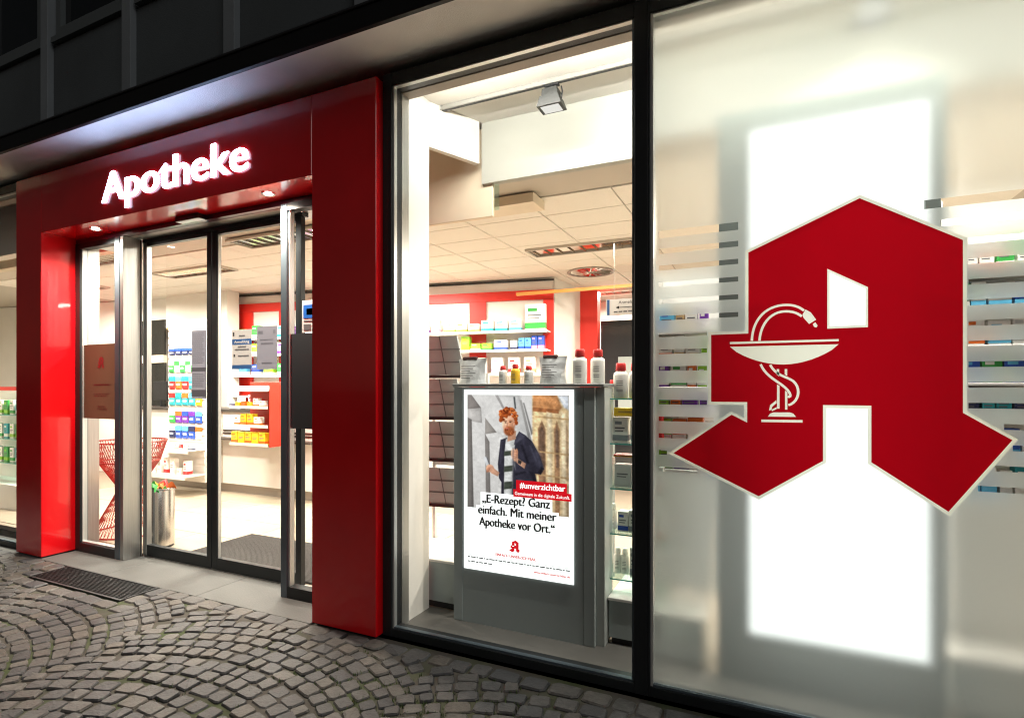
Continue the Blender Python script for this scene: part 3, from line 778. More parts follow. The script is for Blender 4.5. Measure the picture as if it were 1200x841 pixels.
wall('wall_back', WALLW, [(-14, 6.9), (2.2, 6.9), (2.2, 7.0), (-14, 7.0)], 0, CZ)
BWS = .16; bang = math.atan(BWS)
def bwy(x): return 4.17+BWS*(x+4.6)
wall('wall_behind_counter', WALLW, [(-13.9, bwy(-13.9)+.03), (-2.66, bwy(-2.66)+.03), (-2.66, bwy(-2.66)+.13), (-13.9, bwy(-13.9)+.13)], 0, CZ)
wall('wall_corridor', WALLW, [(-2.72, 4.62), (-2.66, 4.60), (-2.60, 5.46), (-2.70, 5.46)], 0, CZ)
wall('wall_front_left', WALLW, [(-14, .165), (-8.68, .165), (-8.68, .3), (-14, .3)], 0, 3.3)
wall('wall_front_right', mat('dark_stone_wall', (.09, .09, .09), .7, var=.2), [(1.632, .0), (5, .0), (5, .16), (1.632, .16)], 0, 3.425)
wall('wall_front_far_left', MATS['dark_stone_wall'], [(-12, .0), (-8.685, .0), (-8.685, .16), (-12, .16)], 0, 3.425)

struct(MB().box(-14, 4, .41, 8, 3.476, 3.52).build('roof_slab', WALLW))
wall('wall_left_upper', WALLW, [(-14, .3), (-13.9, .3), (-13.9, 8), (-14, 8)], CZ+.052, 3.474)
wall('wall_back_upper', WALLW, [(-13.9, 7.0), (2.2, 7.0), (2.2, 7.1), (-13.9, 7.1)], CZ+.052, 3.474)
wall('front_header', WALLW, [(-14, .37), (-2.15, .37), (-2.15, .49), (-14, .49)], LB+.03, 3.474)
# luminaires
LOUV = mat('mirror_louvre', (.75, .68, .58), .12, metal=1.)
def luminaire(x, y, lab, p=16., group='ceiling louvre luminaires'):
    t = thing('ceiling_luminaire', lab, 'ceiling light', (x, y, CZ-.03), group=group)
    mb = MB(); a, b = .62, .165
    mb.box(-a, a, -b, -b+.02, .004, .029); mb.box(-a, a, b-.02, b, .004, .029); mb.box(-a, -a+.02, -b+.02, b-.02, .004, .029); mb.box(a-.02, a, -b+.02, b-.02, .004, .029)
    mb.build('housing', CEILT, t)
    MB().box(-a+.02, a-.02, -b+.02, b-.02, .022, .028).build('reflector', LOUV, t)
    mb = MB()
    for k in range(9): mb.box(-a+.06+k*.135, -a+.066+k*.135, -b+.02, b-.02, .008, .022)
    mb.build('louvre', LOUV, t)
    area('luminaire_light', (x, y, CZ-.0235), 1.1, .24, p, spread=170)
    return t
LUM = [(-1.79, 3.05, 'mirrored louvre luminaire in ceiling seen through the clear display window'), (-6.75, 2.12, 'mirrored louvre luminaire in ceiling above the counter behind the glass doors'),
       (-4.6, 3.05, 'mirrored louvre luminaire in ceiling out of the doorway line'), (-9.6, 2.2, 'mirrored louvre luminaire in ceiling near the far window'),
       (.4, 3.05, 'mirrored louvre luminaire in ceiling behind the frosted window'), (-4.4, 1.4, 'mirrored louvre luminaire in ceiling just inside doors'), (-7.2, 1.2, 'mirrored louvre luminaire in ceiling close to the front glass'), (-2.2, 5.9, 'mirrored louvre luminaire in the corridor ceiling')]
for x, y, lb in LUM: luminaire(x, y, lb, 128.)
rv = thing('round_ceiling_vent', 'round mirrored swirl outlet in the ceiling near the red pillar', 'ceiling vent', (-2.1, 4.33, CZ-.016))
MB().lathe([(.30, .015), (.31, .006), (.30, 0), (.27, .003)], seg=32, cap=False).build('rim', mat('vent_rim', (.35, .3, .26), .5), rv, True)
mb = MB()
for k in range(16):
    a = 2*math.pi*k/16; c_, s_ = math.cos(a), math.sin(a)
    mb.add([(c_*.05, s_*.05, .004), (c_*.26, s_*.26, .004), (math.cos(a+.3)*.26, math.sin(a+.3)*.26, .012), (math.cos(a+.3)*.05, math.sin(a+.3)*.05, .012)], [(0, 1, 2, 3)])
mb.build('swirl_blades', LOUV, rv, recalc=False)

# track rail and spotlights in the window bay
tr = thing('track_rail', 'pale ceiling track rail running along the window bay', 'light track', (-.2, .60, 3.40))
MB((-.2, .60, 3.40)).box(-2.03, 1.9, .582, .618, 3.395, 3.4245, .002).build('rail', mat('track_grey', (.30, .295, .27), .4), tr)
MB((-.2, .60, 3.40)).box(-2.03, 1.9, .592, .608, 3.392, 3.3945).build('slot', BLACK, tr)
MB((-.2, .60, 3.40)).box(-2.05, -2.031, .58, .62, 3.393, 3.4245).build('end_cap', ALU_L, tr)
def track_spot(x, lab, aim, p):
    t = thing('track_spotlight', lab, 'spotlight', (x, .60, 3.391), group='track spotlights'); t.scale = (.95, .95, 1.1)
    dk = mat('spot_grey', (.016, .018, .017), .5)
    MB().box(-.05, .05, -.018, .018, -.012, .001, .002).build('adapter', BLACK, t)
    MB().box(-.012, .012, -.012, .012, -.035, -.012).build('stem', BLACK, t)
    MB().prism([(-.055, -.075), (-.05, -.035), (.05, -.035), (.055, -.075)], -.05, .05).build('head', dk, t)
    hd_ = MB()
    for k in range(4): hd_.box(-.06, .06, -.056+.0*k, .056, -.073-.001+.0-k*.0, -.070)
    MB().prism([(-.085, -.135), (-.062, -.08), (.062, -.08), (.085, -.135)], -.062, .062).build('hood', dk, t)
    MB().tube([(.066, 0, -.02), (.075, 0, -.05), (.066, 0, -.09)], .005).build('bracket', BLACK, t)
    MB().box(-.062, .062, -.046, .046, -.1385, -.1355).build('lens', emit('track_lens', (1., .97, .9), .7), t)
    spot('track_lamp', (x, .60, 3.20), aim, p, (1., .94, .83), 118, 1., .05)
track_spot(-1.23, 'grey square track spotlight hanging behind the clear window', (-1.2, .72, 0), 110)
track_spot(.45, 'grey square track spotlight blurred behind the frosted window', (.45, 1.265, 2.25), 75)
track_spot(1.5, 'grey square track spotlight at the far end of the rail', (1.5, 1.265, 2.25), 75)

def added_fill_strip(x0, x1, lab, p, tilt):  # added lamp, hidden behind the head lining, to brighten the window bay
    t = thing('added_fill_strip', lab, 'added fill light', ((x0+x1)/2, .25, 3.29))
    MB((t.location)).box(x0, x1, .243, .262, 3.322, 3.350).build('profile', ALU_L, t)
    MB((t.location)).box(x0+.01, x1-.01, .2625, .2645, 3.326, 3.346).build('diffuser', emit('fill_strip_glow', (1., .95, .85), 3.), t)
    area('added_fill_light', ((x0+x1)/2, .268, 3.336), x1-x0-.04, .02, p, (1., .95, .86), 180, (R(tilt), 0, 0))
added_fill_strip(-2.0, -.64, 'added unseen fill light hidden behind the head of the clear window', 21, 40)
added_fill_strip(-.48, 1.5, 'added unseen fill light hidden behind the head of the frosted window', 112, 50)
# ================================================================== poster stand
ks = thing('poster_stand', 'grey stand with backlit poster of a man holding a phone', 'display stand', (-1.37, .47, .012))
o = ks.location; KX0, KX1, KY0, KY1, KT = -1.83, -.897, .412, .50, 1.497
MB(o).box(KX0, -1.765, KY0, KY1, .012, KT, .003).build('side_post', GREYG, ks)
MB(o).box(-.962, KX1, KY0, KY1, .012, KT, .003).build('side_post', GREYG, ks)
MB(o).box(-1.763, -.964, KY0+.002, KY1, .012, KT).build('front_board', GREYG, ks)
MB(o).box(KX1+.001, KX1+.05, KY0+.03, KY1+.12, .012, KT, .002).build('side_board', mat('stand_side_grey', (.50, .53, .51), .5, var=.04), ks)
MB(o).box(KX0-.006, KX1+.055, KY0-.006, KY1+.16, KT+.001, KT+.022, .003).build('top_board', mat('grey_top', (.25, .27, .265), .45), ks)
PX0, PX1, PZ0, PZ1 = -1.752, -1.022, .352, 1.482
PW, PH = PX1-PX0, PZ1-PZ0
YP = KY0-.004
pst = MB(o).box(PX0, PX1, YP, KY0+.001, PZ0, PZ1).build('poster', POSTER_W, ks)
# --- printed photograph: colours computed on a fine vertex grid
def paint():
    W, H = 220, 252
    yy, xx = np.mgrid[0:H, 0:W]; X = 47+xx/(W-1)*721.; Yy = 65+yy/(H-1)*825.
    img = np.zeros((H, W, 3)); img[:] = (228, 225, 222)
    rs = np.random.RandomState(2)
    def poly(pts, col, soft=6.):
        ins = np.zeros((H, W), bool); n = len(pts); d = np.full((H, W), 1e9)
        for i in range(n):
            x1, y1 = pts[i]; x2, y2 = pts[(i+1) % n]
            if y1 != y2: ins ^= ((y1 > Yy) != (y2 > Yy)) & (X < (x2-x1)*(Yy-y1)/(y2-y1)+x1)
            t_ = np.clip(((X-x1)*(x2-x1)+(Yy-y1)*(y2-y1))/max(1e-6, (x2-x1)**2+(y2-y1)**2), 0, 1)
            d = np.minimum(d, np.hypot(X-x1-t_*(x2-x1), Yy-y1-t_*(y2-y1)))
        a = np.clip(.5+np.where(ins, d, -d)/soft, 0, 1)[..., None]
        cx_ = sum(p[0] for p in pts)/n; wd_ = max(20, max(p[0] for p in pts)-min(p[0] for p in pts))
        sh = (1.08-.22*np.clip((X-cx_)/wd_+.3, 0, 1))*(.88+.12*np.clip(d/22, 0, 1))
        img[:] = img*(1-a)+np.clip(np.array(col)*sh[..., None], 0, 255)*a
    def ell(cx, cy_, rx, ry, col, soft=.18, rot=0.):
        c_, s_ = math.cos(rot), math.sin(rot); u = ((X-cx)*c_+(Yy-cy_)*s_)/rx; v = (-(X-cx)*s_+(Yy-cy_)*c_)/ry
        a = np.clip((1-np.hypot(u, v))/soft+.5, 0, 1)[..., None]; sh = np.clip(1.04-.16*u-.10*v, .6, 1.25)[..., None]; img[:] = img*(1-a)+np.clip(np.array(col)*sh, 0, 255)*a
    # grey arcade on the left
    poly([(260, 65), (430, 65), (520, 400), (520, 900), (330, 900), (330, 200)], (212, 210, 208), 20)
    poly([(47, 65), (78, 65), (152, 162), (47, 172)], (150, 142, 138)); poly([(47, 172), (152, 165), (160, 270), (90, 262), (47, 235)], (205, 200, 196))
    poly([(47, 232), (80, 248), (96, 900), (47, 900)], (128, 122, 118)); poly([(182, 232), (268, 335), (182, 350)], (165, 158, 152))
    poly([(180, 345), (214, 405), (224, 900), (190, 900)], (140, 134, 130)); poly([(255, 65), (275, 65), (330, 170), (318, 175)], (185, 180, 178))
    poly([(388, 80), (400, 78), (408, 160), (398, 165)], (90, 95, 95)); poly([(432, 100), (446, 100), (520, 400), (500, 400)], (168, 165, 162))
    poly([(455, 120), (466, 120), (525, 330), (515, 345)], (150, 148, 146))
    # church on the right
    poly([(520, 65), (768, 65), (768, 900), (525, 900)], (226, 196, 150), 12); poly([(690, 65), (768, 65), (768, 165), (735, 150)], (226, 230, 238), 16)
    poly([(525, 65), (688, 65), (720, 150), (698, 182), (525, 168)], (214, 150, 98), 10); poly([(525, 150), (700, 165), (700, 190), (525, 178)], (176, 112, 70), 8)
    for x0, x1, c in ((560, 612, (160, 122, 92)), (668, 706, (176, 134, 98)), (742, 760, (186, 150, 112))):
        poly([(x0, 300), ((x0+x1)/2, 240), (x1, 300), (x1+2, 900), (x0+10, 900)], c, 10)
        poly([(x0+8, 320), ((x0+x1)/2, 275), (x1-8, 320), (x1-6, 560), (x0+16, 560)], (128, 100, 82), 10)
    for x0 in (620, 715): poly([(x0, 180), (x0+34, 190), (x0+38, 900), (x0+8, 900)], (244, 222, 184), 14)
    for z in (210, 450, 610): poly([(540, z), (768, z+14), (768, z+24), (540, z+9)], (204, 166, 118), 10)
    nz_ = rs.rand(H//4+2, W//4+2); nz_ = np.kron(nz_, np.ones((4, 4)))[:H, :W]; img[:] += ((nz_-.5)*14)[..., None]*(X > 520)[..., None]
    # man: jacket, striped shirt, head, hands
    J = (52, 50, 62)
    poly([(345, 368), (296, 386), (276, 560), (284, 660), (302, 690), (300, 900), (330, 900), (335, 480)], J)
    poly([(400, 372), (430, 322), (476, 350), (520, 388), (570, 480), (602, 575), (580, 615), (540, 612), (562, 720), (560, 900), (372, 900), (378, 480)], J)
    poly([(335, 380), (408, 366), (392, 470), (372, 900), (318, 900), (324, 480)], (228, 228, 226))
    for a, b in ((462, 498), (568, 612), (680, 735), (800, 850)): poly([(322, a+6), (392, a-6), (386, b-8), (320, b+4)], (74, 80, 70), 8)
    poly([(430, 325), (480, 350), (470, 362), (420, 400), (392, 420), (400, 380)], (68, 66, 80)); poly([(520, 400), (570, 470), (600, 572), (560, 560)], (66, 64, 78), 24)
    poly([(545, 620), (500, 600), (560, 740)], (34, 33, 42), 20); poly([(392, 560), (400, 500), (404, 600)], (120, 122, 126), 6)
    poly([(352, 330), (408, 318), (404, 378), (345, 398)], (210, 156, 126)); ell(352, 268, 44, 66, (232, 180, 150)); ell(372, 285, 26, 50, (205, 148, 116), .5)
    ell(358, 322, 38, 34, (158, 88, 54), .4); ell(345, 305, 14, 5, (190, 110, 95), .6); ell(333, 262, 8, 4, (90, 60, 45), .6); ell(366, 258, 9, 4, (90, 60, 45), .6)
    poly([(344, 262), (352, 262), (346, 292), (336, 290)], (214, 158, 128), 6)
    for k in range(60):
        a = rs.uniform(0, 6.28); r = rs.uniform(0, 1)**.5; cx, cyy = 350+62*r*math.cos(a), 205+46*r*math.sin(a)
        if cyy > 218 and 314 < cx < 390: continue
        c = [(178, 84, 38), (150, 66, 30), (205, 112, 58), (128, 54, 26)][k % 4]; ell(cx, cyy, rs.uniform(10, 17), rs.uniform(9, 14), c, .6)
    for cx, cyy in ((302, 225), (298, 245), (405, 235), (408, 262), (395, 215)): ell(cx, cyy, 14, 16, (160, 74, 34), .5)
    ell(396, 490, 24, 46, (224, 170, 140), .3, -.2); ell(412, 470, 10, 26, (200, 142, 112), .5); poly([(405, 505), (478, 545), (466, 582), (412, 545)], (220, 166, 136)); poly([(424, 520), (448, 532), (440, 556), (418, 545)], (60, 55, 55), 6)
    poly([(168, 522), (190, 512), (214, 570), (192, 582)], (235, 236, 238), 5); poly([(190, 515), (197, 515), (218, 568), (212, 572)], (120, 120, 124), 4)
    ell(218, 596, 30, 28, (222, 166, 136), .3); poly([(222, 580), (240, 588), (288, 622), (276, 650), (226, 630)], (224, 170, 140)); ell(206, 606, 10, 24, (190, 132, 104), .5, .5)
    # folds, creases and soft shading of the clothes, face and stone
    for pts, c in (([(300, 400), (312, 398), (300, 560), (290, 560)], (74, 72, 86)), ([(440, 420), (452, 410), (500, 540), (486, 548)], (40, 38, 48)), ([(500, 420), (512, 420), (556, 520), (545, 530)], (80, 78, 94)),
                   ([(400, 620), (470, 600), (476, 608), (404, 634)], (38, 36, 46)), ([(420, 660), (520, 650), (522, 658), (424, 672)], (72, 70, 84)), ([(384, 440), (390, 440), (384, 760), (379, 760)], (120, 118, 126)),
                   ([(430, 330), (470, 352), (440, 384), (412, 402)], (84, 82, 98)), ([(585, 560), (600, 575), (578, 612), (560, 600)], (34, 32, 40))): poly(pts, c, 14)
    ell(330, 252, 13, 3, (120, 66, 38), .6, -.1); ell(368, 248, 14, 3, (120, 66, 38), .6, .1); ell(332, 262, 5, 3, (52, 40, 36), .5); ell(366, 259, 5, 3, (52, 40, 36), .5)
    ell(340, 288, 9, 4, (196, 132, 104), .7); ell(346, 309, 15, 3, (160, 84, 72), .7); ell(318, 285, 8, 18, (240, 192, 164), .8); ell(395, 275, 7, 14, (214, 152, 124), .4)
    for k in range(26): ell(358+rs.uniform(-32, 30), 328+rs.uniform(-18, 22), rs.uniform(3, 6), rs.uniform(3, 7), [(140, 74, 42), (178, 104, 64), (122, 62, 36)][k % 3], .8)
    for k in range(34):
        a = rs.uniform(3.1, 6.4); ell(350+60*math.cos(a)*rs.uniform(.8, 1.05), 214+54*math.sin(a)*rs.uniform(.7, 1.05), rs.uniform(4, 8), rs.uniform(4, 7), [(222, 134, 72), (112, 46, 22), (190, 96, 44)][k % 3], .7)
    for q in range(4): poly([(384+q*2, 470+q*13), (412, 464+q*13), (412, 467+q*13), (384+q*2, 474+q*13)], (186, 128, 102), 5)
    for sc_, am in ((9, .10), (5, .07), (3, .05)):
        q = rs.rand(H//sc_+3, W//sc_+3); yi, xi = yy/sc_, xx/sc_; y0_, x0_ = yi.astype(int), xi.astype(int); fy, fx = yi-y0_, xi-x0_; fy = fy*fy*(3-2*fy); fx = fx*fx*(3-2*fx)
        nb = q[y0_, x0_]*(1-fy)*(1-fx)+q[y0_+1, x0_]*fy*(1-fx)+q[y0_, x0_+1]*(1-fy)*fx+q[y0_+1, x0_+1]*fy*fx
        img[:] *= (1+(nb-.5)*2*am*np.where(X > 520, 1.2, np.where((X > 280) & (Yy > 330), 1., .35)))[..., None]
    g = rs.rand(H, W)-.5; img[:] += (g*9)[..., None]
    img[:] *= (1.03-.10*np.clip((Yy-500)/400, 0, 1))[..., None]
    return np.clip(img, 0, 255), W, H
img, GW, GH = paint()
limg = np.where(img/255 <= .04045, img/255/12.92, ((img/255+.055)/1.055)**2.4)
ph_u0, ph_u1, ph_v0, ph_v1 = .035, .962, .028, .655
mb = MB(o); xs_ = [PX0+PW*(ph_u0+(ph_u1-ph_u0)*i/(GW-1)) for i in range(GW)]; zs_ = [PZ1-PH*(ph_v0+(ph_v1-ph_v0)*j/(GH-1)) for j in range(GH)]
mb.v = [tuple(Vector((x, YP-.0006, z))-Vector(o)) for z in zs_ for x in xs_]
mb.f = [(j*GW+i, (j+1)*GW+i, (j+1)*GW+i+1, j*GW+i+1) for j in range(GH-1) for i in range(GW-1)]; mb.mi = [0]*len(mb.f)
PM = bpy.data.materials.new('printed_photo'); PM.use_nodes = True; t = PM.node_tree; t.nodes.clear()
at_ = t.nodes.new('ShaderNodeAttribute'); at_.attribute_name = 'print'; em = t.nodes.new('ShaderNodeEmission'); em.inputs[1].default_value = .72; om = t.nodes.new('ShaderNodeOutputMaterial')
t.links.new(at_.outputs['Color'], em.inputs[0]); t.links.new(em.outputs[0], om.inputs[0])
pp = mb.build('printed_photo', PM, pst, recalc=False)
ca_ = pp.data.color_attributes.new('print', 'FLOAT_COLOR', 'POINT')
ca_.data.foreach_set('color', np.concatenate([limg.reshape(-1, 3), np.ones((GW*GH, 1))], 1).astype(np.float32).ravel())
def prect(name, u0, u1, v0, v1, m, lay):
    y = YP-.0006*lay
    return MB(o).quad((PX0+u0*PW, y, PZ1-v1*PH), (PX0+u1*PW, y, PZ1-v1*PH), (PX0+u1*PW, y, PZ1-v0*PH), (PX0+u0*PW, y, PZ1-v0*PH)).build(name, m, pst, recalc=False)
def ptext(name, s_, u0, u1, v, size, m, lay, bold=.0):
    if bold:
        o1 = text_mesh(name, s_, size, m, pst, loc=(PX0+u0*PW-o[0], YP-.0006*lay-o[1], PZ1-v*PH-o[2]), fit=(u1-u0)*PW)
        bm = bmesh.new(); bm.from_mesh(o1.data); base = o1.data.copy()
        for q in (-1, 1):
            c_ = base.copy(); c_.transform(Matrix.Translation((q*bold, -.00008*(q+2), (q*.3)*bold))); bm.from_mesh(c_)
        bm.to_mesh(o1.data); bm.free(); return o1
    return text_mesh(name, s_, size, m, pst, loc=(PX0+u0*PW-o[0], YP-.0006*lay-o[1], PZ1-v*PH-o[2]), bold=bold, fit=(u1-u0)*PW)
prect('text_ground', .165, .82, .565, .64, POSTER_W, 2); prect('text_ground', .125, .875, .638, .70, POSTER_W, 3)
prect('red_tag', .50, .945, .484, .536, PRED, 4); prect('red_tag', .475, .985, .534, .574, PRED, 5)
ptext('hashtag', '#unverzichtbar', .535, .93, .525, .052, POSTER_W, 6, .0011)
ptext('subline', 'Gemeinsam in die digitale Zukunft.', .49, .97, .563, .028, POSTER_W, 7)
ptext('headline', '„E-Rezept? Ganz', .185, .80, .620, .075, PBLK, 6, .0031)
ptext('headline', 'einfach. Mit meiner', .145, .855, .683, .075, PBLK, 6, .0031)
ptext('headline', 'Apotheke vor Ort.“', .155, .84, .748, .075, PBLK, 6, .0031)
# small emblem on the poster
def small_logo(cx, cz, h, y, m, parent, oo):
    k = h/1.3; return fill_sheet('emblem', [[(cx+(x-.22)*k, cz+(z-1.0)*k) for x, z in LOGO], [(cx+(x-.22)*k, cz+(z-1.0)*k) for x, z in WIN], [(cx+(x-.22)*k, cz+(z-1.0)*k) for x, z in ((-.1, 1.70), (.2, 1.70), (.1, 1.62), (.0, 1.62))]], y, m, parent, o=oo)
small_logo(-5.40, 1.66, .11, .2846, BRED2, HPL, HPL.location)
small_logo(PX0+.485*PW, PZ1-.875*PH, .075, YP-.002, PRED, pst, o)
ptext('claim', 'EINFACH UNVERZICHTBAR.', .31, .68, .905, .024, PRED, 3, .0010)
rg = random.Random(8); mb = MB(o); mb2 = MB(o)
for (u, e, v, q) in ((.04, .97, .928, mb), (.04, .28, .953, mb)):
    while u < e:
        wd = rg.uniform(.012, .05); y = YP-.0018
        q.quad((PX0+u*PW, y, PZ1-(v+.006)*PH), (PX0+min(e, u+wd)*PW, y, PZ1-(v+.006)*PH), (PX0+min(e, u+wd)*PW, y, PZ1-v*PH), (PX0+u*PW, y, PZ1-v*PH)); u += wd+.008
mb.build('small_print', INKG, pst, recalc=False)
prect('rule', .035, .97, .918, .9195, INKG, 2)
ptext('web_address', 'www.einfach-unverzichtbar.de', .66, .97, .968, .019, PRED, 3, .0008)

# tall light box behind the frosted glass
lb = thing('light_box', 'tall grey framed light box glowing white behind the frosted window', 'light box', (.27, .47, .012))
o = lb.location; bx0, bx1, bz1 = -.235, .715, 2.885
MB(o).box(bx0, -.085, .452, .55, .012, bz1, .003).build('side_post', GREYL, lb)
MB(o).box(.655, bx1, .452, .55, .012, bz1, .003).build('side_post', GREYL, lb)
MB(o).box(-.084, .654, .454, .55, 2.785, bz1).build('top_board', GREYL, lb)
MB(o).box(-.084, .654, .454, .55, .012, .265).build('base_board', GREYL, lb)
MB(o).box(-.084, .654, .470, .548, .266, 2.784).build('light_panel', BOX_W, lb)

# low cabinets along the bay
def cabinet(x0, x1, lab, y0=.545, y1=1.0, h=.29):
    t = thing('low_cabinet', lab, 'cabinet', ((x0+x1)/2, (y0+y1)/2, 0)); o = t.location
    MB(o).box(x0, x1, y0, y1, .05, h, .002).build('carcass', GREYG, t)
    MB(o).box(x0+.01, x1-.01, y0+.03, y1-.02, 0, .049).build('plinth', BLACK, t)
    MB(o).box(x0-.004, x1+.004, y0-.01, y1, h+.001, h+.018, .002).build('worktop', WHITE, t)
    return t
cabinet(-2.45, -1.845, 'low grey cabinet with white top below the dark display trays', .535, 1.0, .315)
cabinet(-.84, -.30, 'low grey cabinet with white top below the glass shelves', .50, .92, .265)
cabinet(.74, 1.7, 'low grey cabinet with white top beside the tall light box', .56, .98, .28)

# dark display trays
def tray(z, k):
    t = thing('display_tray', 'dark grey gridded display tray, %s one of the stack behind the clear window' % ['topmost', 'second from top', 'third from top', 'lowest'][k], 'tray', (-2.16, .74, z), R(8), group='stack of dark display trays')
    dk = mat('tray_slate', (.36, .40, .40), .55); ln = mat('tray_line', (.12, .135, .135), .6)
    h = .27; dy = -.10
    def P(u, v, e=0.): return (-.21+.42*u-.02*v*(1-2*u)*0, dy*(v)+e*-1, h*v)
    # tilted back board leaning out toward the street at its top
    MB().add([(-.20, 0, 0), (.205, 0, 0), (.185, -.09, h), (-.20, -.09, h), (-.20, .02, 0), (.205, .02, 0), (.185, -.07, h), (-.20, -.07, h)], [(0, 1, 2, 3), (7, 6, 5, 4), (0, 4, 5, 1), (1, 5, 6, 2), (2, 6, 7, 3), (3, 7, 4, 0)]).build('back_board', dk, t)
    for u in (.33, .66): 
        xa = -.20+.405*u; xb = -.20+.385*u
        MB().add([(xa-.004, -.002, 0), (xa+.004, -.002, 0), (xb+.004, -.092, h), (xb-.004, -.092, h), (xa, .004, 0), (xb, -.086, h)], [(0, 1, 2, 3), (0, 3, 5, 4), (1, 4, 5, 2)]).build('rib', ln, t)
    for v in (.33, .66):
        MB().box(-.20, .20, -.09*v-.006, -.09*v, h*v-.004, h*v+.004).build('rib', ln, t)
    MB().box(-.18, .19, -.012, .16, -.022, -.001).build('shelf_plate', BLACK, t)
    return t
for k, z in enumerate((1.585, 1.285, .985, .66)): tray(z, k)
tag_r = thing('tray_rack', 'slim white upright rack carrying the dark display trays', 'rack', (-2.1, .98, 0))
MB().box(-.26, -.235, 0, .025, .335, 1.8).build('upright', WHITE, tag_r); MB().box(.20, .225, 0, .025, .335, 1.6).build('upright', WHITE, tag_r)
MB().box(-.234, .199, .002, .02, .9, .93).build('cross_bar', WHITE, tag_r)

# glass shelf rack beside the poster stand
gs = thing('glass_shelf_rack', 'glass shelf rack with white skin care packs beside the poster stand', 'shelf', (-.74, .70, .283))
o = gs.location
SHZ = [1.432, 1.168, .903, .637, .372]
for z in SHZ:
    s = MB(o).box(-.90, -.50, .56, .84, z-.008, z).build('shelf', GLASS_SH, gs)
    MB(o).box(-.90, -.50, .5585, .5598, z-.008, z).build('front_edge', GEDGE, s)
for ux in (-.905, -.507): MB(o).box(ux, ux+.012, .845, .857, .283, 1.5).build('upright', ALU_L, gs)

# ================================================================== products
PC = {}
def pmat(h):
    if h not in PC: PC[h] = mat('pack_'+h, '#'+h, .45)
    return PC[h]
CN = {'ffffff': 'white', 'f4f1ea': 'white', 'e8b820': 'yellow', 'e06a20': 'orange', 'd02828': 'red', '2850b0': 'blue', '38a048': 'green', '90c830': 'lime green', '7030a0': 'purple', '28a0a8': 'teal', '202850': 'navy', 'c8a878': 'tan', 'e090b0': 'pink', '8a8f94': 'grey', 'd8d8d4': 'pale grey', '60b8e0': 'light blue'}
BOXM = {}
ROWS = {}
def pbox(x, y, z, w_, d_, h, c1, c2, where, group, rz=0., kind='box', par=None):
    """folding carton: body with tuck-flap seam, coloured band and a printed panel; the band and panel are slightly proud"""
    key = (round(w_, 3), round(d_, 3), round(h, 3), c1, c2)
    if key not in BOXM:
        mb = MB(); mb.box(-w_/2, w_/2, -d_/2, d_/2, 0, h, min(w_, d_, h)*.03)
        mb.cur = 1; e = .0006
        mb.box(-w_/2-e, w_/2+e, -d_/2-e, d_/2+e, h*.08, h*.30)
        mb.cur = 1; mb.box(-w_*.36, w_*.1, -d_/2-e, -d_/2, h*.72, h*.84)
        mb.cur = 2; mb.box(-w_*.36, w_*.3, -d_/2-e, -d_/2, h*.55, h*.60); mb.box(-w_*.36, w_*.2, -d_/2-e, -d_/2, h*.44, h*.48)
        BOXM[key] = mb.mesh('carton', [pmat(c1), pmat(c2), INKG])
    ob = bpy.data.objects.new('product_box', BOXM[key]); COL.objects.link(ob); ob.location = (x, y, z); ob.rotation_euler = (0, 0, rz)
    a, b = CN.get(c1, 'plain'), CN.get(c2, 'plain')
    tag(ob, '%s carton%s %s' % (a, '' if a == b else ' with %s band' % b, where), 'box', group)
    ROWS.setdefault((group, where), []).append((ob, a, '%s carton%s' % (a, '' if a == b else ' with %s band' % b.split()[-1])))
    return ob
BOTM = {}
def bottle(x, y, z, r, h, body, capc, lab, group=None, name='bottle', flat=1., caph=.22, text=False):
    t = thing(name, lab, 'bottle', (x, y, z), group=group)
    key = (r, h, body, capc, flat, caph)
    if key not in BOTM:
        hb = h*(1-caph)
        a = MB().lathe([(r*.92, 0), (r, h*.02), (r, hb*.82), (r*.93, hb*.92), (r*.62, hb*.97), (r*.60, hb)], seg=20, sy=flat)
        b = MB().lathe([(r*.66, hb), (r*.70, hb+.002), (r*.66, h*.97), (r*.55, h)], seg=20, sy=flat)
        l_ = MB().lathe([(r*1.005, hb*.12), (r*1.008, hb*.14), (r*1.008, hb*.72), (r*1.005, hb*.74)], seg=20, sy=flat)
        c = MB(); 
        for v in (.62, .54, .46, .30, .24): c.quad((-r*.45, -r*flat*1.02, hb*v), (r*.4, -r*flat*1.02, hb*v), (r*.4, -r*flat*1.02, hb*(v+.02)), (-r*.45, -r*flat*1.02, hb*(v+.02)))
        BOTM[key] = [q.mesh(n_, m_) for q, n_, m_ in ((a, 'body', pmat(body)), (b, 'cap', pmat(capc)), (c, 'print', INKG))]
        for me in BOTM[key][:2]: me.polygons.foreach_set('use_smooth', [True]*len(me.polygons))
    for me in BOTM[key]:
        ob = bpy.data.objects.new(me.name.split('.')[0], me); COL.objects.link(ob); ob.parent = t
    return t
KTZ = KT+.022
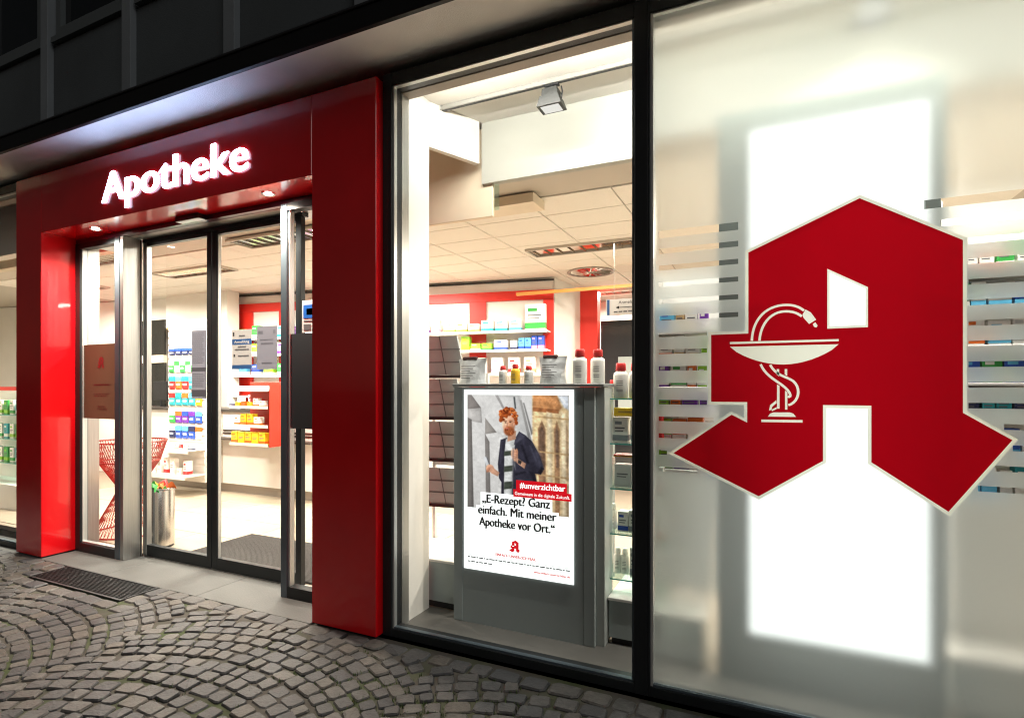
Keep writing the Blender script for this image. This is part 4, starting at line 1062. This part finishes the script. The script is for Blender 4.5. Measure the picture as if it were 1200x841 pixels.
def pouch(x, y, z, w_, h, lab, seed):
    t = thing('pouch', lab, 'bag', (x, y, z), group='silver pouches on the poster stand')
    rg = random.Random(seed); n, m = 9, 10; mb = MB(); vs_ = []; fs_ = []
    for side in (-1, 1):
        for j in range(m+1):
            v = j/m
            for i in range(n+1):
                u = i/n; th_ = .045*(1-v**1.6)*math.sin(math.pi*u)**.6+.004
                vs_.append(((u-.5)*w_*(1-.10*math.sin(math.pi*v)+.03*v)+rg.uniform(-.002, .002), side*th_+rg.uniform(-.004, .004)*(0 if i in (0, n) else 1), v*h+rg.uniform(-.003, .003)))
    S = (n+1)*(m+1)
    for j in range(m):
        for i in range(n):
            a = j*(n+1)+i; fs_ += [(a, a+1, a+n+2, a+n+1), (S+a, S+a+n+1, S+a+n+2, S+a+1)]
        for i in (0, n): a = j*(n+1)+i; fs_.append((a, a+n+1, S+a+n+1, S+a))
    for i in range(n): fs_.append((i, S+i, S+i+1, i+1))
    mb.add(vs_, fs_); mb.build('bag', mat('silver_foil', (.62, .64, .65), .36, metal=.25, var=.15, vscale=20, bump=.4, bscale=25), t, True)
    MB().box(-w_*.36, w_*.18, -.012, .012, h*.93, h*1.07, .006).build('dark_filling', mat('dark_herb', (.05, .012, .012), .8), t)
    mb = MB()
    for k in range(6): mb.quad((-w_*.28, -.056, h*(.22+.09*k)), (w_*(.05+.1*(k % 3)), -.056, h*(.22+.09*k)), (w_*(.05+.1*(k % 3)), -.056, h*(.245+.09*k)), (-w_*.28, -.056, h*(.245+.09*k)))
    mb.build('print', INKG, t, recalc=False)
pouch(-1.755, .53, KTZ, .20, .165, 'crumpled silver pouch on the poster stand end by the dark trays', 1)
pouch(-1.195, .53, KTZ, .175, .165, 'crumpled silver pouch on the poster stand between bottles', 2)
bottle(-1.545, .55, KTZ, .027, .115, 'd8d8d4', 'd02828', 'small pale bottle with red cap between silver pouch and yellow bottle')
bottle(-1.455, .545, KTZ, .030, .125, 'e8b820', 'd02828', 'small yellow bottle with red cap on the poster stand')
bottle(-1.365, .55, KTZ, .030, .112, 'd8d8d4', 'd02828', 'small pale bottle with red cap between yellow bottle and silver pouch')
bottle(-1.02, .52, KTZ, .044, .205, 'f4f1ea', 'd02828', 'large white bottle with red cap beside a silver pouch', flat=.6)
bottle(-.925, .57, KTZ, .044, .205, 'f4f1ea', 'd02828', 'large white bottle with red cap at the stand corner', flat=.6)
# glass shelf contents
W1 = 'on the glass shelf rack, '
bottle(-.80, .63, SHZ[0], .045, .21, 'f4f1ea', 'd02828', 'white bottle with red cap on the top glass shelf', 'white bottles on the top glass shelf', flat=.6)
bottle(-.715, .66, SHZ[0], .045, .21, 'f4f1ea', 'd02828', 'white bottle with red cap on the top glass shelf', 'white bottles on the top glass shelf', flat=.6)
bottle(-.865, .70, SHZ[0], .03, .11, 'f4f1ea', 'd02828', 'short white bottle with red cap on the top glass shelf', flat=.7)
pbox(-.62, .68, SHZ[0], .05, .05, .17, 'f4f1ea', 'd02828', 'top glass shelf', 'cartons on the glass shelf rack')
rowspec = [(1, [(-.80, .09, .15, 'f4f1ea', '8a8f94'), (-.69, .09, .155, 'f4f1ea', '8a8f94'), (-.59, .07, .16, 'd02828', 'd02828')]),
           (2, [(-.785, .10, .135, 'd8d8d4', 'd8d8d4'), (-.675, .09, .14, 'f4f1ea', '8a8f94'), (-.58, .06, .13, 'f4f1ea', 'd02828')]),
           (3, [(-.785, .06, .12, 'f4f1ea', '2850b0'), (-.70, .10, .13, 'f4f1ea', '8a8f94'), (-.59, .08, .15, 'f4f1ea', 'e06a20')]),
           (4, [(-.71, .065, .175, 'f4f1ea', '8a8f94'), (-.60, .08, .13, 'f4f1ea', '8a8f94')])]
ords = ['top', 'second', 'third', 'fourth', 'lowest']
for r_, its in rowspec:
    for (x, wd, h, c1, c2) in its: pbox(x, .65, SHZ[r_], wd, .07, h, c1, c2, '%s glass shelf' % ords[r_], 'cartons on the glass shelf rack')
for r_, x in ((2, -.865), (3, -.86), (4, -.83), (4, -.785)): bottle(x, .68, SHZ[r_], .026, .15 if r_ > 2 else .17, 'f4f1ea', 'f4f1ea', 'slim all white bottle on the %s glass shelf' % ords[r_], 'slim white bottles on the glass shelves')
pbox(-.74, .64, SHZ[1]+.157, .19, .08, .05, 'e8b820', 'e8b820', 'lying across the packs of the second glass shelf', 'cartons on the glass shelf rack')
pbox(-.72, .66, SHZ[2]+.18, .24, .10, .012, 'd02828', 'e8b820', 'lying flat under the second glass shelf', 'cartons on the glass shelf rack')

# shelves seen through the clear slots of the frosted window
def slot_shelf(x0, x1, y, rows, lab, cols, seed, group):
    t = thing('product_shelf', lab, 'shelf', ((x0+x1)/2, y+.15, .3)); o = t.location
    z0 = rows[0]
    MB(o).box(x0, x1, y+.24, y+.26, .30, rows[-1]+.35).build('back_panel', WHITE, t)
    MB(o).box(x0-.02, x0-.001, y, y+.26, .30, rows[-1]+.35).build('side_panel', WHITE, t)
    rg = random.Random(seed)
    for j, z in enumerate(rows):
        MB(o).box(x0, x1, y, y+.24, z-.014, z, .002).build('shelf', WHITE, t)
        xx = x0+.01
        while xx < x1-.05:
            wd = rg.uniform(.05, .095); h = rg.uniform(.115, .143); c1, c2 = rg.choice(cols)
            pbox(xx+wd/2, y+.08, z, round(wd, 2)-.004, .07, round(h, 2), c1, c2, '%s board beside %s' % (['lowest', 'second', 'third', 'fourth', 'fifth', 'sixth', 'top'][j], group), 'packs on shelf beside '+group)
            xx += round(wd, 2)+.006
colsL = [('90c830', 'ffffff'), ('f4f1ea', 'e06a20'), ('e06a20', 'f4f1ea'), ('7030a0', 'f4f1ea'), ('f4f1ea', '38a048'), ('c8a878', 'f4f1ea'), ('60b8e0', '2850b0'), ('f4f1ea', 'c8a878')]
slot_shelf(-.60, -.26, .66, [1.02, 1.18, 1.34, 1.50, 1.66, 1.82], 'white product shelf with mixed packs behind the slots beside mullion', colsL, 5, 'the mullion')
colsR = [('28a0a8', 'f4f1ea'), ('f4f1ea', 'd8d8d4'), ('f4f1ea', '60b8e0'), ('2850b0', '60b8e0'), ('f4f1ea', 'e06a20'), ('c8a878', 'f4f1ea'), ('202850', 'd8d8d4'), ('38a048', 'f4f1ea')]
slot_shelf(.78, 1.32, .70, [.98, 1.16, 1.34, 1.52, 1.70, 1.88, 2.06], 'white product shelf with mixed packs behind slots right of emblem', colsR, 11, 'the light box')
bpy.data.objects['product_shelf.001']['label'] = 'white product shelf with teal, blue and navy packs between light box and wall'

# ================================================================== red framed wall unit behind the clear window
wu = thing('wall_shelf_unit', 'red framed white shelf wall filled with packs behind the clear window', 'shelf', (-2.68, bwy(-2.68), 0), bang)
def wloc(xl): return xl      # local x runs negative to the left along the wall
SC = math.sqrt(1+BWS*BWS)
UL = -6.2
MB().box(UL, 0, -.02, .0, 0, 2.96).build('back_board', WHITE, wu)
MB().box(UL, .02, -.05, -.022, 2.70, 2.83).build('top_frame', RED_IN, wu)
MB().box(UL, .02, -.045, -.021, 2.955, 2.975).build('dark_line', BLACK, wu)  # thin black strip along the top of the wall unit
for xa, xb in ((-.125, .02), (-1.20, -.955), (-2.2, -1.98), (-3.3, -3.06), (-4.4, -4.2), (-5.25, -4.9)):
    MB().box(xa, xb, -.048, -.0225, .9, 2.698).build('frame_post', RED_IN, wu)
WSZ = [2.255, 2.0, 1.68, 1.36]
LEDGE = mat('shelf_edge_label', (.75, .74, .70), .5)
for z in WSZ:
    s = MB().box(UL, -.02, -.30, -.052, z-.018, z).build('shelf', WHITE, wu)
    MB().box(UL, -.02, -.304, -.3005, z-.03, z+.004).build('price_rail', LEDGE, s)
wcols = [('7030a0', 'e090b0'), ('2850b0', 'f4f1ea'), ('f4f1ea', '7030a0'), ('f4f1ea', '90c830'), ('90c830', 'f4f1ea'), ('f4f1ea', '28a0a8'), ('60b8e0', 'f4f1ea'), ('38a048', 'f4f1ea')]
rg = random.Random(21)
def wall_item(xl, z, wd, h, c1, c2, row, extra=''):
    X = -2.68+xl*math.cos(bang)+.17*math.sin(bang); Y = bwy(-2.68)+xl*math.sin(bang)-.17*math.cos(bang)
    return pbox(X, Y, z, wd, .10, h, c1, c2, extra or '%s shelf, red framed wall' % row, 'packs on the red framed wall', bang)
for xl, wd, h, c1, c2 in [(-2.06, .09, .19, '2850b0', 'f4f1ea'), (-1.86, .18, .18, 'f4f1ea', '7030a0'), (-1.65, .12, .19, 'f4f1ea', 'e090b0'), (-1.44, .16, .14, 'f4f1ea', '90c830'), (-1.26, .16, .14, 'f4f1ea', '90c830'), (-1.08, .15, .12, 'f4f1ea', 'e8b820'),
                          (-.88, .17, .16, 'f4f1ea', '28a0a8'), (-.68, .17, .16, 'f4f1ea', '28a0a8'), (-.48, .16, .17, 'f4f1ea', '60b8e0')]:
    wall_item(xl, WSZ[0], wd, h, c1, c2, 'top')
wall_item(-.20, WSZ[0], .28, .36, 'f4f1ea', '38a048', 'top', 'standing tallest on red framed wall')
for xl, wd, h, c1, c2 in [(-1.20, .12, .20, '90c830', 'e8b820'), (-1.05, .14, .10, '90c830', 'f4f1ea'), (-.89, .14, .10, '90c830', '38a048'), (-.69, .18, .14, 'f4f1ea', '2850b0'), (-.50, .09, .13, 'f4f1ea', '202850'), (-.39, .08, .16, '60b8e0', '2850b0'), (-.30, .08, .16, '60b8e0', '2850b0'), (-.21, .08, .19, '2850b0', 'e090b0'), (-.12, .08, .19, '2850b0', 'e090b0')]:
    wall_item(xl, WSZ[1], wd, h, c1, c2, 'second')
for k, xl in enumerate((-2.0, -1.75, -1.5, -1.22, -.98, -.74, -.50, -.28)): wall_item(xl, WSZ[2], .15, .22, 'f4f1ea', ['d8d8d4', 'e090b0', 'd02828', 'c8a878'][k % 4], 'third')
for k in range(16):
    xl = -5.9+.24*k
    if xl > -2.2: break
    for j in (0, 1, 2): 
        c = wcols[(k*3+j*5) % len(wcols)]
        wall_item(xl, WSZ[j], round(rg.uniform(.12, .18), 2), round(rg.uniform(.14, .2), 2), c[0], c[1], ['top', 'second', 'third'][j], '%s shelf behind the counter' % ['top', 'second', 'third'][j])
# acrylic column in front, red pillar, dark door and hanging sign
rpil = tag(MB((-2.47, 5.5, 0)).box(-2.60, -2.33, 5.44, 5.60, 0, 2.97, .004).build('red_pillar', RED_IN), 'bright red pillar at the corridor beside dark glass', 'pillar'); rpil.location = (-2.47, 5.5, 0)
dg = thing('dark_glass_partition', 'dark glazed partition behind the hanging direction sign', 'partition', (-1.3, 5.62, 0))
MB(dg.location).box(-2.32, .8, 5.60, 5.64, 0, 2.42).build('pane', mat('smoked_glass', (.03, .032, .035), .08), dg)
MB(dg.location).box(-2.32, .8, 5.59, 5.65, 2.422, 2.50).build('top_rail', ANTH, dg)
MB(dg.location).box(-2.05, -1.75, 5.585, 5.598, 1.0, 1.95).build('notice_board', GREYG, dg)
orb = tag(MB((-2.2, 4.2, 2.75)).box(-3.1, -.9, 4.18, 4.22, 2.735, 2.775).build('orange_rail', mat('orange_rail', '#e0a050', .5)), 'thin orange wooden rail hung across below the ceiling', 'rail'); orb.location = (-2.2, 4.2, 2.75)
hs_ = thing('hanging_sign', 'white hanging direction sign with blue edge and left arrow', 'sign', (-1.33, 3.0, 2.24), group=None)
MB().box(-.20, .26, -.006, .006, 0, .165).build('board', mat('sign_white', (.8, .8, .8), .4), hs_)
MB().box(-.19, -.165, -.008, -.0065, .003, .162).build('blue_edge', PBLUE, hs_)
text_mesh('lettering', 'Anmeldung', .045, INK, hs_, loc=(.04, -.0085, .115), align='CENTER', fit=.22)
MB().box(-.07, .15, -.0085, -.0065, .075, .081).build('arrow_shaft', INK, hs_); MB().add([(-.10, -.0085, .078), (-.065, -.0085, .062), (-.065, -.0085, .094)], [(0, 1, 2)]).build('arrow_head', INK, hs_, recalc=False)
mb = MB(); 
for u in range(6): mb.box(-.12+.05*u, -.08+.05*u, -.0085, -.0065, .028, .040)
mb.build('text_line', INKG, hs_)
for sx_ in (-.12, .18): MB().box(sx_, sx_+.003, -.0015, .0015, .165, .76).build('hanger', ALU_L, hs_)

# ================================================================== scene behind the doors
ct = thing('sales_counter', 'long white sales counter with dark top behind the doors', 'counter', (-7.4, 3.0, 0))
o = ct.location
MB(o).box(-9.4, -5.2, 2.78, 3.25, .13, 1.15, .004).build('front', WHITE, ct)
MB(o).box(-9.4, -5.22, 2.85, 3.20, 0, .129).build('plinth', mat('plinth_grey', (.36, .33, .29), .5), ct)
MB(o).box(-9.42, -5.18, 2.74, 3.27, 1.151, 1.185, .004).build('worktop', mat('dark_worktop', (.04, .032, .028), .35), ct)
DKW = mat('walnut', (.05, .036, .028), .4)
for z in (.885, .845): MB(o).box(-7.05, -5.25, 2.772, 2.7795, z-.012, z+.012).build('groove', DKW, ct)
MB(o).box(-7.15, -5.25, 2.62, 2.779, .765, .79).build('bag_ledge', DKW, ct)
MB(o).box(-7.08, -7.06, 2.773, 2.7795, .13, 1.15).build('joint', mat('counter_joint', (.5, .45, .38), .6), ct)
# slat display on the counter end with hanging packets
sd_ = thing('slat_display', 'white slat wall display hung with small packets before the counter', 'display', (-7.5, 2.62, 0))
o = sd_.location; SX0, SX1 = -7.92, -7.14
MB(o).box(SX0, SX1, 2.56, 2.60, .16, 2.45).build('back_board', mat('slat_board', (.74, .72, .67), .5), sd_)
for k in range(22): MB(o).box(SX0, SX1, 2.552, 2.5595, .22+.10*k, .285+.10*k).build('slat', MATS['slat_board'], sd_)
for z, dep in ((.62, .26), (.27, .30)):
    s = MB(o).box(SX0-.10, SX1+.02, 2.551-dep, 2.551, z, z+.012).build('shelf', WHITE, sd_); MB(o).box(SX0-.10, SX1+.02, 2.545-dep, 2.550-dep, z-.03, z+.04).build('price_rail', WHITE, s)
rg = random.Random(4)
PKM = {}
def packet(x, z, w_, h, c1, c2, row):
    k = (w_, h, c1, c2)
    if k not in PKM:
        mb = MB(); n = 4; pts = []
        mb.add([(-w_/2, -.002, 0), (w_/2, -.002, 0), (w_/2, -.002, h), (-w_/2, -.002, h), (-w_*.42, -.016, h*.1), (w_*.42, -.016, h*.1), (w_*.42, -.016, h*.82), (-w_*.42, -.016, h*.82)],
               [(4, 5, 6, 7), (0, 1, 5, 4), (1, 2, 6, 5), (2, 3, 7, 6), (3, 0, 4, 7), (3, 2, 1, 0)])
        mb.cur = 1; mb.box(-w_/2-.0005, w_/2+.0005, -.0172, -.001, h*.62, h*.98); mb.cur = 2; mb.box(-w_*.3, w_*.3, -.0185, -.016, h*.3, h*.45)
        PKM[k] = mb.mesh('packet', [pmat(c1), pmat(c2), pmat('f4f1ea')])
    ob = bpy.data.objects.new('hanging_packet', PKM[k]); COL.objects.link(ob); ob.location = (x, 2.548, z)
    tag(ob, '%s packet with %s header hanging in the %s row of the slat display' % (CN[c1], CN[c2], row), 'packet', 'packets hanging on the slat display')
rows = [(1.99, .10, [('202850', '2850b0')]*5, 'topmost'), (1.74, .17, [('38a048', 'f4f1ea'), ('f4f1ea', '38a048')]*3, 'second'), (1.50, .19, [('d02828', '28a0a8'), ('e06a20', '60b8e0'), ('d02828', '28a0a8'), ('28a0a8', '60b8e0'), ('e8b820', '28a0a8')], 'third'),
        (1.27, .18, [('28a0a8', 'd02828'), ('28a0a8', '28a0a8'), ('28a0a8', 'e06a20'), ('28a0a8', '60b8e0'), ('e8b820', '28a0a8')], 'fourth'), (1.02, .17, [('38a048', 'f4f1ea'), ('7030a0', 'e06a20'), ('7030a0', '2850b0'), ('2850b0', '7030a0'), ('2850b0', '60b8e0')], 'fifth'),
        (.80, .18, [('202850', 'd8d8d4'), ('2850b0', '60b8e0'), ('2850b0', '60b8e0'), ('2850b0', '202850'), ('f4f1ea', 'e06a20')], 'sixth')]
for z, h, cs, nm in rows:
    for i, (c1, c2) in enumerate(cs):
        wd = (SX1-SX0-.06)/len(cs); packet(SX0+.03+wd*(i+.5), z-.04, round(wd-.02, 3), h, c1, c2, nm)
for i in range(9):
    c = [('f4f1ea', 'd02828'), ('d02828', 'f4f1ea'), ('f4f1ea', '38a048'), ('f4f1ea', '202850'), ('f4f1ea', 'e090b0')][i % 5]
    pbox(SX0-.03+.095*i, 2.40, .632, .07, .07, .07, c[0], c[1], 'upper tray, slat display', 'packs on the slat display trays')
for i in range(6):
    pbox(SX0-.02+.14*i, 2.38, .282, .08, .08, [.24, .1, .22, .22, .09, .2][i], 'f4f1ea', ['d8d8d4', 'd8d8d4', 'd02828'][i % 3], 'lower tray, slat display', 'packs on the slat display trays')
# white column, overhead cabinets, dark rear windows
colm = tag(MB((-7.75, 3.35, 0)).box(-8.25, -7.62, 3.28, 3.50, 0, 2.999, .003).build('column', WALLW), 'broad white column rising behind the slat display', 'column'); colm.location = (-7.75, 3.35, 0)
c2_ = tag(MB((-9.0, 3.3, 0)).box(-9.12, -8.26, 3.30, 3.40, 2.48, 2.999).build('overhead_panel', WALLW), 'white overhead panel beside the broad column', 'panel'); c2_.location = (-9.0, 3.3, 0)
c3_ = tag(MB((-8.7, 3.28, 2.45)).box(-8.98, -8.3, 3.22, 3.295, 2.44, 2.475).build('wooden_ledge', mat('oak', '#b08850', .5)), 'small oak ledge under the overhead panel', 'ledge'); c3_.location = (-8.7, 3.28, 2.45)
rw = thing('rear_window', 'dark rear window behind the till screen', 'window', (-9.5, 3.3, 0))
o = rw.location
MB(o).box(-10.8, -9.13, 3.28, 3.31, 2.03, 2.62).build('pane', mat('night_glass', (.018, .018, .016), .1), rw); MB(o).box(-10.8, -9.13, 3.28, 3.31, 1.0, 1.90).build('pane', MATS['night_glass'], rw)
MB(o).box(-10.8, -9.13, 3.26, 3.33, 1.902, 2.028).build('transom', CREAM, rw)
mo = thing('till_screen', 'black till screen standing on the counter end', 'monitor', (-8.75, 2.98, 1.186))
MB().box(-.17, .17, -.015, .015, .10, .40, .004).build('screen', BLACK, mo); MB().box(-.02, .02, -.01, .01, .008, .10).build('neck', BLACK, mo); MB().box(-.10, .10, -.07, .07, 0, .008).build('foot', BLACK, mo)
hh = thing('little_house', 'white toy house with pitched roof on the counter', 'ornament', (-8.35, 3.02, 1.186))
MB().prism([(-.16, 0), (.16, 0), (.16, .26), (0, .40), (-.16, .26)], -.06, .06).build('house_body', WHITE, hh); MB().box(-.02, .05, -.062, -.0601, .10, .22).build('window', BLACK, hh)
for i in range(10):
    x = -7.0+.11*i
    c = [('202850', '8a8f94'), ('f4f1ea', '60b8e0'), ('8a8f94', '202850'), ('f4f1ea', 'd02828'), ('c8a878', 'f4f1ea')][i % 5]
    pbox(x, 2.9+.05*(i % 2), 1.186, .08, .07, [.07, .16, .10, .20, .08][i % 5], c[0], c[1], 'on counter top', 'small things on the counter top')
till = thing('card_terminal', 'black card terminal lying on the dark counter top', 'terminal', (-6.62, 2.82, 1.186))
MB().box(-.045, .045, -.08, .08, 0, .035, .006).build('body', BLACK, till); MB().box(-.035, .035, .0, .06, .0355, .037).build('screen', mat('lcd', (.12, .16, .15), .2), till)
MB().box(-.03, .03, -.07, -.01, .0355, .039).build('keypad', GREYG, till)
# red rack in front of the counter
rr = thing('red_display_rack', 'red stepped display rack with yellow boxes before the counter', 'rack', (-5.98, 2.52, .74))
o = rr.location; RX0, RX1 = -6.30, -5.66
RRM = mat('red_rack', '#c83020', .4)
MB(o).box(RX0, RX1, 2.60, 2.615, .74, 1.56, .003).build('back_panel', RRM, rr)
MB(o).box(RX1-.012, RX1, 2.36, 2.599, .74, 1.54).build('side_panel', RRM, rr)
for k, z in enumerate((.765, 1.0, 1.24, 1.46)):
    s = MB(o).box(RX0-.06, RX1-.014, 2.34, 2.598, z-.012, z).build('shelf', GLASS_SH if k < 3 else WHITE, rr); MB(o).box(RX0-.06, RX1-.014, 2.335, 2.3395, z-.02, z+.018).build('price_rail', mat('rail_clear', (.7, .6, .5), .3), s)
for i in range(5): pbox(RX0-.02+.125*i, 2.42, .766, .115, .09, .15, 'e8b820', 'e8b820' if i % 2 else 'e06a20', 'lowest shelf, red rack', 'yellow packs on the red rack')
for i in range(4): pbox(RX0+.02+.12*i, 2.42, 1.001, .10, .08, [.12, .15, .15, .11][i], ['f4f1ea', 'e8b820', 'e8b820', 'f4f1ea'][i], 'e06a20', 'second shelf, red rack', 'yellow packs on the red rack')
for i in range(5): pbox(RX0+.02+.11*i, 2.42, 1.241, .08, .07, [.06, .07, .06, .11, .08][i], ['e8b820', 'e06a20', 'e8b820', 'f4f1ea', 'f4f1ea'][i], 'e06a20', 'third shelf, red rack', 'yellow packs on the red rack')
for i in range(4): pbox(RX0+.03+.135*i, 2.44, 1.461, .125, .14, .05, 'f4f1ea', 'f4f1ea', 'flat atop red rack', 'flat packs on the red rack')

# entrance mat, bin, wire chair
em_ = thing('entrance_mat', 'dark ribbed entrance mat on the floor inside the glass doors', 'mat', (-3.95, .93, .0005))
MB().box(-.81, .81, -.40, .41, 0, .010, .003).build('pile', MATM, em_)
mb = MB()
for k in range(40): mb.box(-.80, .80, -.39+.02*k, -.382+.02*k, .0095, .0125)
stuff(mb.build('ribs', MATM, em_))
bn = thing('waste_bin', 'round stainless steel bin with colourful plastic in it', 'bin', (-5.20, .69, .0005))
MB().lathe([(.108, .012), (.115, .02), (.115, .545), (.112, .552), (.108, .548), (.106, .30)], seg=40, cap=False).build('body', STEEL, bn, True)
MB().lathe([(.112, 0), (.112, .0125)], seg=40).build('base_ring', BLACK, bn, True)
MB().lathe([(.1155, .535), (.1175, .54), (.1175, .55), (.1155, .553)], seg=40, cap=False).build('rim', STEEL, bn, True)
MB().lathe([(.105, .30), (.105, .301)], seg=24).build('inner_floor', BLACK, bn)
for k, (hx, cnm) in enumerate((('d02828', 'red'), ('e8b820', 'yellow'), ('38a048', 'green'), ('e06a20', 'orange'))):
    rg = random.Random(k); mb = MB()
    a = k*1.5+2.2; cx, cyy = .055*math.cos(a), .055*math.sin(a)
    prof = []
    n = 7
    vs_ = []; fs_ = []
    for j in range(n):
        for i in range(n):
            u, v = i/(n-1)-.5, j/(n-1)-.5
            vs_.append((cx+u*.13+rg.uniform(-.01, .01), cyy+v*.13+rg.uniform(-.01, .01), .52+.07*math.cos(u*5+k)*math.cos(v*4)+rg.uniform(0, .045)))
    for j in range(n-1):
        for i in range(n-1): fs_.append((j*n+i, j*n+i+1, (j+1)*n+i+1, (j+1)*n+i))
    tw_ = tag(MB((0, 0, .5)).add(vs_, fs_).build('plastic_wrapper', pmat(hx), None, False, False), 'crumpled %s plastic wrapper in the steel bin' % cnm, 'wrapper', 'wrappers in the steel bin'); tw_.location = (-5.20, .69, .5)
    md = tw_.modifiers.new('thickness', 'SOLIDIFY'); md.thickness = .002
wc = thing('wire_chair', 'red wire hourglass chair behind the glass side panel', 'chair', (-5.99, .88, .0005))
WR = mat('red_wire', '#8e2a20', .4)
def ring(z, r, rad, name):
    MB().tube([(r*math.cos(2*math.pi*i/32), r*math.sin(2*math.pi*i/32), z) for i in range(32)], rad, 6, True).build(name, WR, wc, True)
ring(.012, .33, .009, 'base_ring'); ring(.46, .10, .007, 'waist_ring'); ring(.74, .27, .007, 'seat_ring'); ring(.94, .33, .009, 'back_ring')
mb = MB()
for k in range(56):
    a = 2*math.pi*k/56
    for tw_ in (-1, 1): mb.tube([(.33*math.cos(a), .33*math.sin(a), .012), (.10*math.cos(a+tw_*.5), .10*math.sin(a+tw_*.5), .46)], .0026, 3)
stuff(mb.build('base_wires', WR, wc))
mb = MB()
for k in range(72):
    a = 2*math.pi*k/72
    for tw_ in (-1, 1): mb.tube([(.10*math.cos(a), .10*math.sin(a), .46), (.27*math.cos(a+tw_*.3), .27*math.sin(a+tw_*.3), .74), (.33*math.cos(a+tw_*.45), .33*math.sin(a+tw_*.45), .94)], .0028, 3)
stuff(mb.build('seat_wires', WR, wc))

# shelf with plants of packs behind the far window
fs2 = thing('window_shelf', 'glass shelf stand with green packs inside the far window', 'shelf', (-8.8, 1.1, 0))
o = fs2.location
for z in (.55, .85, 1.15): 
    s = MB(o).box(-9.5, -8.2, .98, 1.25, z-.01, z).build('shelf', GLASS_SH, fs2); MB(o).box(-9.5, -8.2, .978, .9795, z-.01, z).build('front_edge', GEDGE, s)
MB(o).box(-9.5, -8.2, 1.252, 1.28, 0, 1.45).build('back_panel', WHITE, fs2); MB(o).box(-9.5, -8.2, 1.24, 1.29, 1.452, 1.50).build('red_cap', RED_IN, fs2)
MB(o).box(-9.5, -8.2, .9, 1.25, 0, .30).build('base', WHITE, fs2)
for j, z in enumerate((.55, .85, 1.15)):
    for i in range(9):
        c = [('38a048', '90c830'), ('f4f1ea', '38a048'), ('28a0a8', 'f4f1ea'), ('f4f1ea', '90c830')][(i+j*2) % 4]
        pbox(-9.4+.14*i, 1.08, z, .09, .07, .18, c[0], c[1], '%s shelf, far window' % ['lowest', 'middle', 'top'][j], 'packs inside the far window')

# each pack is told apart by its look and by the packs beside it
for (grp, where), its in ROWS.items():
    for i, (ob, c, desc) in enumerate(its):
        if len(its) == 1: ob['label'] = '%s, %s' % (desc, where)
        elif i == 0: ob['label'] = '%s at row end by %s, %s' % (desc, its[1][1].split()[-1], where)
        elif i == len(its)-1: ob['label'] = '%s at row end by %s, %s' % (desc, its[-2][1].split()[-1], where)
        else: ob['label'] = '%s between %s and %s, %s' % (desc, its[i-1][1].split()[-1], its[i+1][1].split()[-1], where)
        if len(ob['label'].split()) < 4: ob['label'] += ' of the shop'
